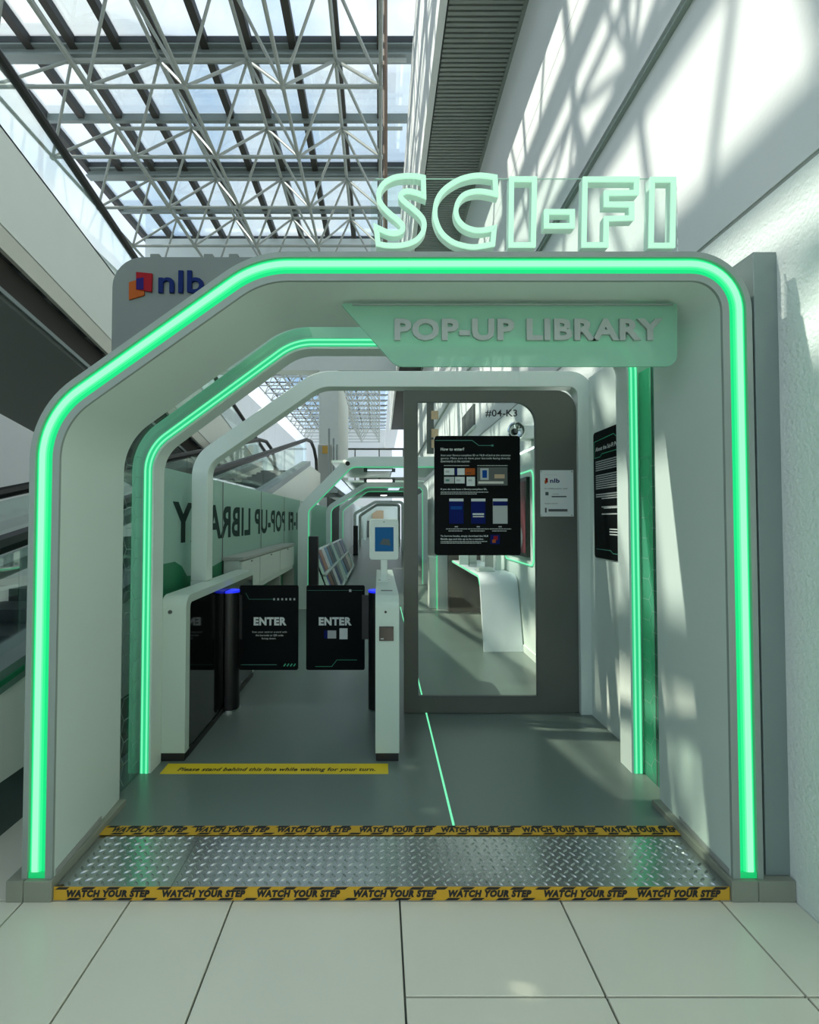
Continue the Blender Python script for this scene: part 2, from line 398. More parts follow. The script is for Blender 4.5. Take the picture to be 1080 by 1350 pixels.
# ---- roof: panes between mullions, beams
cl = thing('ceiling', (-3.6, 5, 12), kind='structure')
ZP = 12.3
XM = [-8.97+k*1.0 for k in range(11)]
yb = [-9, -4.8, -.8, 3.2, 7.24, 11.24, 15.26, 19.28]
p0 = None
for j in range(len(yb)-1):
    for h in range(2):
        y0 = yb[j]+(yb[j+1]-yb[j])*h/2; y1 = yb[j]+(yb[j+1]-yb[j])*(h+1)/2
        for i in range(len(XM)-1):
            MB().box(XM[i]+.07, XM[i+1]-.07, y0+.04, y1-.04, ZP-.03, ZP-.01).build('roof_pane', 'pane', cl)
for i, x in enumerate(XM):
    for j in range(len(yb)-1):
        MB().box(x-.085, x+.085, yb[j], yb[j+1], ZP-.16, ZP+.04).build('mullion', 'mullion', cl)
for j in range(len(yb)-1):
    ym = (yb[j]+yb[j+1])/2
    MB().box(-8.97, 1.2, ym-.05, ym+.05, ZP-.22, ZP-.02).build('purlin', 'tubedark', cl)
for y in yb[1:]:
    b = MB(); b.box(-8.97, 1.2, y-.13, y+.13, 11.93, 11.97); b.box(-8.97, 1.2, y-.015, y+.015, 11.97, 12.2); b.box(-8.97, 1.2, y-.13, y+.13, 12.16, 12.2)
    b.build('roof_beam', 'tubedark', cl)
    MB().box(-8.97, 1.2, y-.14, y+.14, 12.2, 12.34).build('beam_cap', 'beamtop', cl)
# roof beyond the bulkhead: seen only as a fine mesh
m1 = MB(); m2 = MB()
for j in range(21):
    y0 = 19.6+j*2
    for i in range(len(XM)-1): m1.box(XM[i]+.07, XM[i+1]-.07, y0+.05, y0+1.95, ZP-.03, ZP-.01)
    m2.box(-8.97, 1.2, y0-.06, y0+.06, ZP-.06, ZP)
for x in XM: m2.box(x-.05, x+.05, 19.6, 60, ZP-.06, ZP+.02)
m1.build('far_roof_panes', 'pane', cl, kind='stuff'); m2.build('far_roof_bars', 'mullion', cl, kind='stuff')
# ---- space frame of tubes under the roof
sf = thing('space_frame', (-4, 11, 10.2), 'white tubular space frame spanning under the glass roof', 'roof truss')
ZL, ZU = 10.26, 11.84
unit = MB().tube([(0,0,0),(0,0,1)], 1, 8).build('tube', 'tube', sf, smooth=True)
first = [True]
def strut(a, b, r):
    a = Vector(a); b = Vector(b); d = b-a
    mw = Matrix.Translation(a) @ d.to_track_quat('Z', 'Y').to_matrix().to_4x4() @ Matrix.Diagonal((r, r, d.length, 1))
    if first[0]:
        first[0] = False; unit.matrix_local = Matrix.Translation(-WL[sf.name]) @ mw; WL[unit.name] = a
    else: inst(unit, 'tube', sf, mw)
far = MB(); nod = MB(); cnt = [0]
def member(a, b, r):
    ym = (a[1]+b[1])/2
    if 7.2 < ym < 18.9 and cnt[0] < 298: cnt[0] += 1; strut(a, b, r)
    else: far.tube([a, b], r, 5)
LX = [.03-2*k for k in range(5)]; UX = [-.99-2*k for k in range(4)]
def frame(y0, nrow):
    LY = [y0+2*j for j in range(nrow)]; UY = [y0+1.1+2*j for j in range(nrow-1)]
    for y in LY:
        for k in range(len(LX)-1): member((LX[k],y,ZL), (LX[k+1],y,ZL), .042)
        for x in LX: nod.lathe([(.03,-.07),(.07,-.03),(.07,.03),(.03,.07)], (x,y,ZL), 8)
    for x in LX:
        for j in range(nrow-1): member((x,LY[j],ZL), (x,LY[j+1],ZL), .042)
    for y in UY:
        for k in range(len(UX)-1): member((UX[k],y,ZU), (UX[k+1],y,ZU), .045)
        member((UX[0],y,ZU), (.62,y,ZU), .045)
        for x in UX: nod.lathe([(.03,-.07),(.07,-.03),(.07,.03),(.03,.07)], (x,y,ZU), 8)
    for x in UX:
        for j in range(nrow-2): member((x,UY[j],ZU), (x,UY[j+1],ZU), .045)
    for j, y in enumerate(UY):
        for k, x in enumerate(UX):
            for yy in (LY[j], LY[j+1]):
                for xx in (LX[k], LX[k+1]): member((xx,yy,ZL), (x,y,ZU), .034)
frame(10.07-8, 9); frame(21.0, 19)
far.build('far_tubes', 'tube', sf, kind='stuff', smooth=True); nod.build('nodes', 'tube', sf, kind='stuff')
cp = MB().tube([at(508, 0, 9.6), (at(508, 325, 9.6)[0], 9.6, 6.7)], .045, 10).build('conduit', 'rust', smooth=True)
tag(cp, 'brown vertical conduit hanging from the roof frame behind the letter S', 'pipe')
# ================================================================== TRAVELATORS
def walk_parts(root, zf, y0, y1, xn, xf, glassm='railglass', endcurve=False, dk=.75):
    """moving walkway between x = xn (near) and xf (far): zf(y) is the handrail height"""
    n = 10
    for x in (xn, xf):
        pts = [(x, y0, zf(y0)), (x, y1, zf(y1))]
        if endcurve:
            pts = [(x, y0, zf(y0))]+[(x, y1-.4+t*.4, zf(y1-.4+t*.4)) for t in (0, 1)]+[(x, y1+.8, zf(y1)+.08), (x, y1+1.4, zf(y1)-.02), (x, y1+1.85, zf(y1)-.25), (x, y1+1.95, zf(y1)-.55), (x, y1+1.8, zf(y1)-.8)]
        MB().tube(pts, .045, 8).build('handrail', 'rubber', root, smooth=True)
        k = y0
        while k < y1-.1:
            e = min(k+1.4, y1)
            MB().pyz([(k+.01, zf(k)-.06), (e-.01, zf(e)-.06), (e-.01, zf(e)-dk), (k+.01, zf(k)-dk)], x-.006, x+.006).build('glass_panel', glassm, root)
            k = e
        MB().pyz([(y0, zf(y0)-dk), (y1, zf(y1)-dk), (y1, zf(y1)-dk-.1), (y0, zf(y0)-dk-.1)], x-.10, x+.10).build('decking', 'decking', root)
    t = MB(); q = y0
    while q < y1-.2:
        t.box(xf+.12, xn-.12, q, q+.36, zf(q)-dk-.40, zf(q+.2)-dk-.23); q += .4
    t.build('treads', 'tread', root, kind='stuff')
ZLOW = lambda y: 2.016+.21*(y-5.82)
lw = thing('moving_walkway', (-2.3, 1, 0), 'lower inclined moving walkway rising away beside the kiosk, glass balustrade and black handrail', 'moving walkway')
walk_parts(lw, ZLOW, .6, 12.1, -1.75, -2.9, endcurve=True, dk=.52)
MB().pyz([(.6, ZLOW(.6)-.62), (12.1, ZLOW(12.1)-.62), (14.2, ZLOW(12.1)-.62), (14.2, ZLOW(12.1)-1.35), (12.1, ZLOW(12.1)-1.6), (5.2, .25), (.6, .25)], -1.72, -1.66).build('side_cladding', 'cladding', lw)
MB().pyz([(.6, .25), (5.2, .25), (5.2, 0), (.6, 0)], -1.73, -1.68).build('skirting', 'teal', lw)
MB().pyz([(.6, ZLOW(.6)-1.2), (12.1, ZLOW(12.1)-1.2), (12.1, ZLOW(12.1)-1.6), (.6, max(0, ZLOW(.6)-1.6))], -2.8, -1.8).build('truss_body', 'soffit', lw)
tag(MB().box(-3.05, -1.2, 14.6, 17.5, ZLOW(12.1)-1.15, ZLOW(12.1)-.95).build('upper_landing', 'decking'), 'grey landing slab at the top of the lower moving walkway', 'landing')
MB().pyz([(2.1, ZLOW(2.1)-.56), (2.36, ZLOW(2.36)-.56), (2.36, ZLOW(2.36)-.585), (2.1, ZLOW(2.1)-.585)], -1.6495, -1.645).build('indicator_light', 'greenprint', lw)
ZUP = lambda y: 4.62-.2*(y-4.12)           # top edge of the white side
uw = thing('moving_walkway', (-3.7, 4, 3), 'upper inclined moving walkway with white side and dark underside, descending away at top left', 'moving walkway')
walk_parts(uw, lambda y: ZUP(y)+.72, .8, 17.5, -3.22, -4.35)
def upband(a, b, x0, x1, name, m): MB().pyz([(.8, ZUP(.8)+a), (17.5, ZUP(17.5)+a), (17.5, ZUP(17.5)+b), (.8, ZUP(.8)+b)], x0, x1).build(name, m, uw)
upband(0, -.80, -3.14, -3.1, 'side_cladding', 'cladding')
upband(-.80, -.815, -3.15, -3.115, 'shadow_joint', 'recess')
upband(-.815, -1.0, -3.14, -3.1, 'lower_trim', 'creamtrim')
upband(0, -.02, -3.3, -3.1, 'top_ledge', 'cladding')
upband(-.98, -1.32, -4.4, -3.2, 'recess', 'recess')
upband(-1.32, -1.40, -4.85, -3.12, 'underside', 'soffit')
upband(-1.32, -1.36, -3.12, -3.095, 'edge_rail', 'decking')
# upper landing furniture seen through the arches
hr = MB(); hr.tube([(at(446, 592, 25.0)[0], 25, at(446, 592, 25)[2]), (1.5, 25, at(446, 592, 25)[2])], .05, 6)
for x in (-1.2, 0, 1.2): hr.tube([(x, 25, 3.0), (x, 25, at(446, 592, 25)[2])], .03, 6)
tag(hr.build('railing', 'darkgrey', smooth=True), 'dark horizontal guard rail on the far bridge behind the tunnel arches', 'railing')
br = thing('footbridge', (0, 27, 2.5), 'pale footbridge crossing the hall far behind the tunnel', 'bridge')
MB().box(-4.4, 1.5, 25.2, 30, 2.7, 3.0).build('deck', 'pillar', br); MB().box(-1.0, 1.5, 25.15, 25.2, 2.7, 3.6).build('parapet', 'worktop', br)
MB().box(-4.2, -1.2, 25.15, 25.2, 2.7, 3.3).build('parapet', 'cladding', br)
kb = thing('ticket_booth', (-2.2, 16, 2.45), 'small grey booth with an ochre notice at the top of the walkway', 'booth')
bx0 = at(419, 600, 16)[0]; bx1 = at(438, 600, 16)[0]
MB().box(bx0, bx1, 16, 16.6, ZLOW(12.1)-.95, at(419, 586, 16)[2]).build('body', 'worktop', kb, bevel=.02)
a = at(425, 598, 15.98); b = at(432, 588, 15.98)
MB().box(a[0], b[0], 15.98, 16, a[2], b[2]).build('notice', 'yellowposter', kb)
for k, (px, ty) in enumerate(((434, 565), (440, 578), (444.5, 586))):
    p = at(px, ty, 15.5); o = MB().tube([(p[0], 15.5, ZLOW(12.1)-.95), p], .03, 8).build('steel_post', 'decking', smooth=True)
    tag(o, ['tall slim steel post beside the ochre notice', 'middle height steel post between two others behind the arch', 'short steel post nearest the tunnel roof'][k], 'post', 'steel posts on the upper landing')
# ================================================================== PORTAL 1

xl = (at(27, 1160, P1Y)[0]+at(40.5, 600, P1Y)[0])/2; xr = (at(1005, 1157, P1Y)[0]+at(994.5, 450, P1Y)[0])/2
c1 = at(40.5, 539, P1Y); c2 = at(334, 331.5, P1Y); zt = c2[2]; ZB = .077
O1 = fillet([(xl, ZB), (xl, c1[2]), (c2[0], zt), (xr, zt), (xr, ZB)], [.37, .42, .225], 12)
I1 = offset(O1, -.106)
I1b = offset(O1, -.080)
p1 = thing('entrance_portal', (0, 2.1, 0), 'front entrance portal with a broad glowing green light band around its chamfered opening', 'portal')
MB().ring(O1, offset(O1, -.021), P1Y, P1Y+.06).build('outer_lip', 'greyframe', p1, smooth=True)
MB().ring(offset(O1, -.086), offset(O1, -.1125), P1Y, P1Y+.012).build('inner_lip', 'greyframe', p1, smooth=True)
MB().ring(O1, I1, P1Y+.055, P1B, ob=O1, ib=I1b).build('frame_body', 'greyframe', p1, smooth=True)
MB().ring(offset(O1, -.105), offset(O1, -.112), P1Y+.0125, P1B, ob=offset(O1, -.079), ib=offset(O1, -.086)).build('inner_panel', 'white', p1, smooth=True)
led = MB().ring(offset(O1, -.0215), offset(O1, -.0855), P1Y+.012, P1Y+.05).build('led_band', 'led', p1, smooth=True)
def trimz(path, z0):
    q = list(path); q[0] = (q[0][0], z0); q[-1] = (q[-1][0], z0); return q
MB().ring(trimz(offset(O1, -.036), .10), trimz(offset(O1, -.056), .10), P1Y+.0015, P1Y+.0035).build('led_core', 'ledcore', led, smooth=True)
MB().ring(trimz(offset(O1, -.0325), .099), trimz(offset(O1, -.0605), .099), P1Y+.0037, P1Y+.0057).build('led_halo', 'ledmid2', led, smooth=True)
MB().ring(trimz(offset(O1, -.029), .098), trimz(offset(O1, -.066), .098), P1Y+.006, P1Y+.0119).build('led_halo', 'ledmid', led, smooth=True)
for x0, x1 in ((xl+.0225, xl+.085), (xr-.085, xr-.0225)):
    MB().box(x0, x1, P1Y+.004, P1Y+.0119, ZB, ZB+.022).build('led_end_block', 'ledend', p1)
for sx in (-1, 1):
    x0 = (xl if sx < 0 else xr); i0 = x0-sx*.112; i1 = x0-sx*.086
    MB().pxy([(i0, P1Y+.02), (i0+(i1-i0)*.62, YBK-.01), (i0+(i1-i0)*.62-sx*.004, YBK-.01), (i0-sx*.004, P1Y+.02)], ZB+.001, ZB+.022).build('skirting', 'worktop', p1)
MB().box(at(540, 331, P1Y)[0]-.0008, at(540, 331, P1Y)[0]+.0008, P1Y+.0045, P1Y+.006, zt-.086, zt-.021).build('band_joint', 'ledend', p1)
# plinth blocks
for x0, x1, lab in ((at(10, 1187, P1Y)[0], at(70, 1187, P1Y)[0], 'olive grey tiled plinth block under the left foot of the portal'),
                    (at(963, 1187, P1Y)[0], 1.528, 'olive grey tiled plinth block under the right foot of the portal')):
    o = thing('plinth_block', ((x0+x1)/2, 2.1, 0), lab, 'plinth', 'plinths under the entrance portal')
    m_ = (x0+x1)/2 - .02
    MB().box(x0, m_-.001, P1Y-.012, P1B, 0, ZB-.0005).build('plinth_tile', 'plinth', o, bevel=.002, seg=1)
    MB().box(m_+.001, x1, P1Y-.012, P1B, 0, ZB-.0005).build('plinth_tile', 'plinth', o, bevel=.002, seg=1)
# slate column between the portal and the stucco wall
yc = P1Y+.017
gx0 = at(993, 335, yc)[0]; gx1 = at(1029, 335, yc)[0]; gz = at(993, 332, yc)[2]
gc = thing('grey_column', (gx0+.07, 2, ZB), 'tall slate grey boxed column between the portal and the stucco wall', 'column')
MB().box(gx0, gx1, yc, P1B-.03, ZB, gz-.012).build('column_body', 'column', gc, bevel=.003)
MB().box(gx0+.002, gx1-.002, yc+.002, P1B-.032, gz-.012, gz).build('cap', 'column', gc)
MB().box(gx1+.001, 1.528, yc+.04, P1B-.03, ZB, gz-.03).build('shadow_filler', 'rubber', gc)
# ---- tread plate threshold
tp = thing('tread_plate_threshold', (0, 2.05, 0), 'diamond tread steel threshold plate at the kiosk entrance', 'metal plate')
tx0 = at(71, 1180, P1Y)[0]; tx1 = at(962, 1180, P1Y)[0]; TZ = .05; tsx = at(225, 1169, P1Y)[0]
for a, b, sd_ in ((tx0+.03, tsx-.001, 0), (tsx+.001, tx1, 1)):
    pm = MB().box(a, b, P1Y, YBK, .0, TZ-.003).build('steel_plate', 'steel', tp)
    lug = MB(); px_ = .0415
    nx = int((b-a)/px_)
    for i in range(nx+1):
        for j in range(9):
            for par in (0, 1):
                x = a+.014+i*px_+par*px_/2; y = P1Y+.02+j*px_+par*px_/2
                if x > b-.014 or y > YBF-.012: continue
                ang = math.radians(38 if par else -52); c_, s_ = math.cos(ang), math.sin(ang)
                L, w, h = .0155, .005, .004
                loc = [(-L,0),(-L*.4,-w),(L*.4,-w),(L,0),(L*.4,w),(-L*.4,w)]; top = [(-L*.5,0),(L*.5,0)]
                vs = [(x+p*c_-q*s_, y+p*s_+q*c_, TZ-.0031) for p, q in loc]+[(x+p*c_-q*s_, y+p*s_+q*c_, TZ-.003+h) for p, q in top]
                lug.add(vs, [(0,1,6),(1,2,7,6),(2,3,7),(3,4,7),(4,5,6,7),(5,0,6)])
    lug.build('tread_lugs', 'steel', pm, kind='stuff', smooth=True)
MB().box(tx0+.001, tx0+.028, P1Y+.02, YBK, 0, TZ-.006).build('edge_strip', 'steel', tp)
def hazard_dashes(mb, put, x0, x1, w, seed):
    rn = random.Random(seed); x = x0
    while x < x1-.06:
        put(x, x+rn.uniform(.038, .05), 0); x += .093
    x = x0+.04
    while x < x1-.06:
        put(x, x+rn.uniform(.038, .05), 1); x += .093
# front tape (on the riser)
t1 = MB().box(tx0, tx1, P1Y-.0016, P1Y-.0002, .001, TZ).build('hazard_tape', 'hazard')
tag(t1, 'amber warning tape with black dashes on the front riser of the threshold', 'tape', 'hazard tapes on the threshold')
d = MB()
def putf(a, b, r):
    z0, z1 = ((TZ-.010, TZ-.0005) if r == 0 else (.0015, .0105))
    d.add([(a, P1Y-.0021, z0), (b, P1Y-.0021, z0), (b+.014, P1Y-.0021, z1), (a+.014, P1Y-.0021, z1)], [(0,1,2,3)])
hazard_dashes(d, putf, tx0+.005, tx1, 0, 3); d.build('black_dashes', 'ink_k', t1, kind='stuff')
for cx in (143, 269, 394, 521, 646, 772, 895):
    q = at(cx, 1178, P1Y); letters('WATCH YOUR STEP', 'ink_k', t1, 'F', (q[0], P1Y-.0022, .0125), width=.306, height=.027, off=.075, shear=.25, align='C')
by0, by1 = YBF, YBK
bx0, bx1 = at(130, 1095, 2.2)[0], at(905, 1095, 2.2)[0]
t2 = MB().box(bx0, bx1, by0, by1, TZ+.0002, TZ+.0014).build('hazard_tape', 'hazard')
tag(t2, 'amber warning tape with black dashes lying flat along the back of the tread plate', 'tape', 'hazard tapes on the threshold')
d = MB()
def putb(a, b, r):
    y0, y1 = ((by1-.014, by1-.001) if r == 0 else (by0+.001, by0+.014))
    d.add([(a, y0, TZ+.0018), (b, y0, TZ+.0018), (b+.014, y1, TZ+.0018), (a+.014, y1, TZ+.0018)], [(0,1,2,3)])
hazard_dashes(d, putb, bx0+.005, bx1, 0, 5); d.build('black_dashes', 'ink_k', t2, kind='stuff')
for cx in (192, 303, 413, 523, 633, 742, 850):
    q = at(cx, 1095, 2.195); letters('WATCH YOUR STEP', 'ink_k', t2, 'U', (q[0], by0+.0165, TZ+.0019), width=.320, height=.038, off=.07, shear=.25, align='C')
# ================================================================== SCI-FI sign
zoomA = lambda x, y: at(480+x/4.909, 215+y/4.909, P1Y+.01)
zoomB = lambda x, y: at(690+x/4.909, 215+y/4.909, P1Y+.01)
def spline(run, n=5):
    if len(run) < 3: return run
    p = [run[0]]+run+[run[-1]]; out = []
    for i in range(1, len(p)-2):
        for k in range(n):
            t = k/n; a = [(p[i-1][j], p[i][j], p[i+1][j], p[i+2][j]) for j in (0, 1)]
            out.append(tuple(.5*(2*q[1]+(q[2]-q[0])*t+(2*q[0]-5*q[1]+4*q[2]-q[3])*t*t+(3*q[1]-q[0]-3*q[2]+q[3])*t**3) for q in a))
    return out+[run[-1]]
S1 = [(385,90),(330,80),(260,80),(190,92),(130,127),(98,180),(100,235),(125,280),(170,325),(220,365),(251,402),(245,433),(210,450),(160,447),(80,412)]
S2 = [(92,520),(150,530),(230,530),(300,515),(350,485),(385,435),(388,375),(360,330),(310,285),(255,240),(237,212),(250,188),(285,178),(335,187),(388,208)]
C1_ = [(850,88),(760,76),(680,84),(600,112),(520,168),(475,233),(460,310),(470,380),(505,450),(570,505),(640,530),(720,540),(835,522)]
C2_ = [(845,417),(780,430),(715,430),(650,405),(610,362),(596,310),(607,255),(642,207),(700,183),(770,180),(855,197)]
shapes = [('S', zoomA, [S1, S2]), ('C', zoomA, [C1_, C2_]),
          ('I', zoomA, [[(957,100),(953,527)],[(1098,527),(1106,100)]]),
          ('-', zoomB, [[(152,312),(152,403)],[(320,403),(320,312)]]),
          ('F', zoomB, [[(403,101),(395,527)],[(538,527),(540,357)],[(705,352),(705,265)],[(540,263),(540,190)],[(735,188),(738,101)]]),
          ('I', zoomB, [[(838,103),(830,530)],[(970,530),(976,103)]])]
sg = thing('letter_sign', (at(690, 330, P1Y)[0], P1Y+.03, zt), 'pale green neon outline letters reading SCI-FI standing on the portal', 'sign')
for nm, zf_, runs in shapes:
    poly = []
    for r in runs: poly += spline(r) if len(r) > 2 else r
    pts = [(zf_(*p)[0], zf_(*p)[2]) for p in poly]
    A = sum(pts[i-1][0]*pts[i][1]-pts[i][0]*pts[i-1][1] for i in range(len(pts)))
    if A > 0: pts = pts[::-1]
    co = offset_closed(pts, .0088); ci = offset_closed(pts, -.0088)
    if nm in '-': co = offset_closed(pts, .008); ci = offset_closed(pts, -.008)
    def loop(y0, y1, mname, part, par, eo=0):
        n = len(pts); mb = MB()
        A_ = offset_closed(pts, .0088+eo) ; B_ = offset_closed(pts, -.0088-eo)
        vs = [(p[0],y0,p[1]) for p in A_]+[(p[0],y0,p[1]) for p in B_]+[(p[0],y1,p[1]) for p in A_]+[(p[0],y1,p[1]) for p in B_]
        fs = []
        for i in range(n):
            k = (i+1) % n
            fs += [(i,k,n+k,n+i),(2*n+i,3*n+i,3*n+k,2*n+k),(i,2*n+i,2*n+k,k),(n+i,n+k,3*n+k,3*n+i)]
        return mb.add(vs, fs).build(part, mname, par, smooth=True)
    lt = loop(P1Y+.018, P1Y+.052, 'letterside', 'letter', sg)
    loop(P1Y+.010, P1Y+.0179, 'neon', 'neon_rim', lt, .0004)
a = at(489, 322, P1Y+.05); b = at(893, 235, P1Y+.05)
MB().pxz(closed_fillet([(a[0], zt+.001), (b[0], zt+.001), (b[0], b[2]), (a[0], b[2])], [.002,.002,.03,.03]), P1Y+.0525, P1Y+.0575).build('backing_sheet', 'acrylic', sg)
e = MB().box(a[0]+.02, b[0]-.02, P1Y+.0525, P1Y+.0575, b[2], b[2]+.0015).build('sheet_edge', 'letterside', sg)
# ================================================================== POP-UP LIBRARY sign (hangs under the portal soffit)
YS = P1Y*1.10
pts = [at(449, 391, YS), at(893, 391, YS), at(893, 483, YS), at(522, 483, YS)]
pl2 = [(p[0], p[2]) for p in pts]
zs_top = zt-.118
pl2[0] = (pl2[0][0], zs_top); pl2[1] = (pl2[1][0], zs_top)
ps = thing('hanging_sign', ((pl2[0][0]+pl2[1][0])/2, YS, pl2[2][1]), 'frosted green acrylic sign reading POP-UP LIBRARY hanging inside the portal', 'sign')
MB().pxz(closed_fillet(pl2, [.006, .012, .05, .07]), YS, YS+.012).build('acrylic_sheet', 'frost', ps)
MB().box(pl2[0][0]+.05, pl2[1][0]-.02, YS-.006, YS+.018, zs_top-.010, zs_top-.004).build('mounting_rail', 'greyframe', ps)
a = at(520, 450, YS); b = at(872, 421, YS)
letters('POP-UP LIBRARY', 'silver', ps, 'F', (a[0], YS-.0005, a[2]), width=b[0]-a[0], height=b[2]-a[2], off=.04, ext=.012, name='letter', split=True)
# ================================================================== nlb board behind the portal
YB = P1B-.11
a = at(147, 460, YB); b = at(147, 339, YB)
bd = thing('logo_board', (-.9, YB+.04, 1.9), 'brushed grey signboard with rounded corner and nlb logo rising behind the portal chamfer', 'signboard')
ch = [p for p in offset(O1, .003) if p[0] < -.5 and p[1] > 1.5]
below = []
for xq in [a[0]+(-.60-a[0])*k/14 for k in range(15)]:
    for p_, q_ in zip(ch, ch[1:]):
        if p_[0] <= xq <= q_[0]: below.append((xq, p_[1]+(q_[1]-p_[1])*(xq-p_[0])/(q_[0]-p_[0]))); break
MB().pxz(below+fillet([(-.60, zt), (-.58, b[2]), (a[0], b[2]), below[0]], [.01, .14], 8)[1:-1], YB, YB+.06).build('panel', 'board', bd, smooth=True)
for px in (206, 276, 309):
    p = at(px, 339, YB+.03); w = .022
    MB().box(p[0]-w, p[0]+w, YB+.012, YB+.048, b[2]-.002, b[2]+.024).build('clamp', 'board', bd, bevel=.004)
def quad(mname, pp, dy, part):
    q = [at(x, y, YB) for x, y in pp]; MB().pxz([(p[0], p[2]) for p in q], YB-dy, YB-dy+.010).build(part, mname, bd)
quad('orange', [(171,373),(191,367),(191,390),(171,396)], .008, 'logo_leaf')
quad('red', [(181,360),(202,362),(201,386),(181,383)], .012, 'logo_leaf')
quad('purple', [(181.5,369),(191,367.5),(191,383.5),(181.5,383)], .014, 'logo_leaf')
a = at(210, 387.5, YB); b = at(270, 358, YB)
letters('nlb', 'navy', bd, 'F', (a[0], YB-.0005, a[2]), width=b[0]-a[0], height=b[2]-a[2], off=.015, ext=.012, name='letter', split=True)
# ================================================================== ARCH 2 with thin LED and its hexagon side glass
FZ = .05
def arch_path(pxs, Y, rad, zb=FZ, n=10):
    "pxs: px of left leg, (x,y) of lower chamfer corner is on that leg, (x,y) top corner, px of right leg"
    lx, ly, tx, ty, rx = pxs
    L = at(lx, ly, Y); T = at(tx, ty, Y); R = at(rx, 700, Y)
    return fillet([(L[0], zb), (L[0], L[2]), (T[0], T[2]), (R[0], T[2]), (R[0], zb)], rad, n)
A2 = arch_path((195, 592.5, 388, 451, 838), Y2, [.24, .3, .16])
a2 = thing('light_arch', (0, Y2, FZ), 'second arch with a thin green light line, standing between the portal and the gates', 'arch')
MB().ring(offset(A2, .022), offset(A2, -.035), Y2+.004, Y2+.13).build('frame', 'white', a2, smooth=True)
MB().ring(offset(A2, .085), offset(A2, .023), Y2+.004, Y2+.09).build('outer_fascia', 'frost', a2, smooth=True)
l2 = MB().ring(offset(A2, .021), offset(A2, -.023), Y2+.0005, Y2+.0035).build('led_strip', 'ledsoft', a2, smooth=True)
for k in (.012, -.012):
    MB().ring(offset(A2, k+.005), offset(A2, k-.005), Y2-.0005, Y2+.0003).build('led_line', 'ledthin', l2, smooth=True)
# clear liner joining portal and arch 2
ln = thing('acrylic_liner', (0, 2.54, FZ), 'clear acrylic lining with hexagon lines closing the gap between portal and second arch', 'acrylic panel')
npt = len(A2); half = next(i for i in range(npt) if A2[i][0] > -.2)
lin = MB().ring(offset(A2, .034)[:half], offset(A2, .028)[:half], P1B+.004, Y2+.003).build('left_sheet', 'liner', ln, smooth=True)
xR = A2[-1][0]+.03
MB().box(xR, xR+.008, P1B+.004, P1B+.165, FZ, 2.2).build('right_sheet', 'greenglass', ln)
MB().box(xR, xR+.008, P1B+.173, Y2+.003, FZ, 2.2).build('right_sheet', 'greenglass', ln)
MB().box(xR-.001, xR+.009, P1B+.165, P1B+.173, FZ, 2.2).build('joint_bar', 'darkgrey', ln)
def hexes(X, y0, y1, z0, z1, s, w, name):
    mb = MB(); h = s*math.sqrt(3)/2
    def seg(p, q):
        P = Vector(p); Q = Vector(q)
        if not (y0 <= min(P.x, Q.x) and max(P.x, Q.x) <= y1 and z0 <= min(P.y, Q.y) and max(P.y, Q.y) <= z1): return
        dd = (Q-P).normalized(); nn = Vector((-dd.y, dd.x))*w
        mb.add([(X, P.x+nn.x, P.y+nn.y), (X, Q.x+nn.x, Q.y+nn.y), (X, Q.x-nn.x, Q.y-nn.y), (X, P.x-nn.x, P.y-nn.y)], [(0,1,2,3)])
    r = 0
    z = z0
    while z < z1:
        y = y0-2*s
        while y < y1+s:
            cy = y+(1.5*s if r % 2 else 0)
            c = [(cy+s*math.cos(math.radians(60*k)), z+s*math.sin(math.radians(60*k))) for k in range(6)]
            for k in range(3): seg(c[k], c[k+1])
            y += 3*s
        z += h; r += 1
    return mb.build(name, 'hexline', ln, kind='stuff')
hexes(A2[0][0]-.0265, P1B+.004, Y2, FZ+.02, 1.75, .062, .0016, 'hexagon_lines')
hexes(xR-.0015, P1B+.004, Y2, FZ+.02, 1.75, .062, .0016, 'hexagon_lines')
# ================================================================== ARCH 3 and the door
A3 = arch_path((253, 602, 416, 489, 785), Y3, [.26, .34, .17]); A3[0] = (A3[0][0], .975)
a3 = thing('white_arch', (0, Y3, FZ), 'plain white arch framing the gates and the grey glass door', 'arch')
MB().ring(A3, offset(A3, -.112), Y3, Y3+.12).build('frame', 'white2', a3, smooth=True, bevel=.004)
MB().box(A3[0][0], at(210, 990, fY(1004.4))[0]-.002, Y3, Y3+.12, FZ, .9745).build('foot', 'white2', a3)
dx0 = at(533, 700, Y3)[0]; dx1 = A3[-1][0]-.115; dz1 = A3[len(A3)//2][1]-.114
gx0_, gz0 = at(551, 921, Y3)[0], at(551, 921, Y3)[2]; gx1_, gz1 = at(708, 528, Y3)[0], at(708, 528, Y3)[2]
dr = thing('door_1', ((dx0+dx1)/2, Y3+.05, FZ), 'grey metal framed sliding glass door to the right of the entry gates', None, kind='structure')
outer = closed_fillet([(dx0, FZ+.006), (dx1, FZ+.006), (dx1, dz1), (dx0, dz1)], [.003, .003, .14, .003], 8)
inner = closed_fillet([(gx0_, gz0), (gx1_, gz0), (gx1_, gz1), (gx0_, gz1)], [.003, .003, .15, .003], 8)
def frame_xz(outer, inner, y0, y1):
    n = len(outer); vs = [(p[0],y0,p[1]) for p in outer]+[(p[0],y0,p[1]) for p in inner]+[(p[0],y1,p[1]) for p in outer]+[(p[0],y1,p[1]) for p in inner]; fs = []
    for i in range(n):
        k = (i+1) % n; fs += [(i,k,n+k,n+i),(2*n+i,3*n+i,3*n+k,2*n+k),(i,2*n+i,2*n+k,k),(n+i,n+k,3*n+k,3*n+i)]
    return MB().add(vs, fs)
frame_xz(outer, inner, Y3+.03, Y3+.075).build('door_frame', 'door', dr, smooth=True)
MB().pxz(offset_closed(inner, .004)[::-1], Y3+.048, Y3+.054).build('door_pane', 'doorglass', dr)
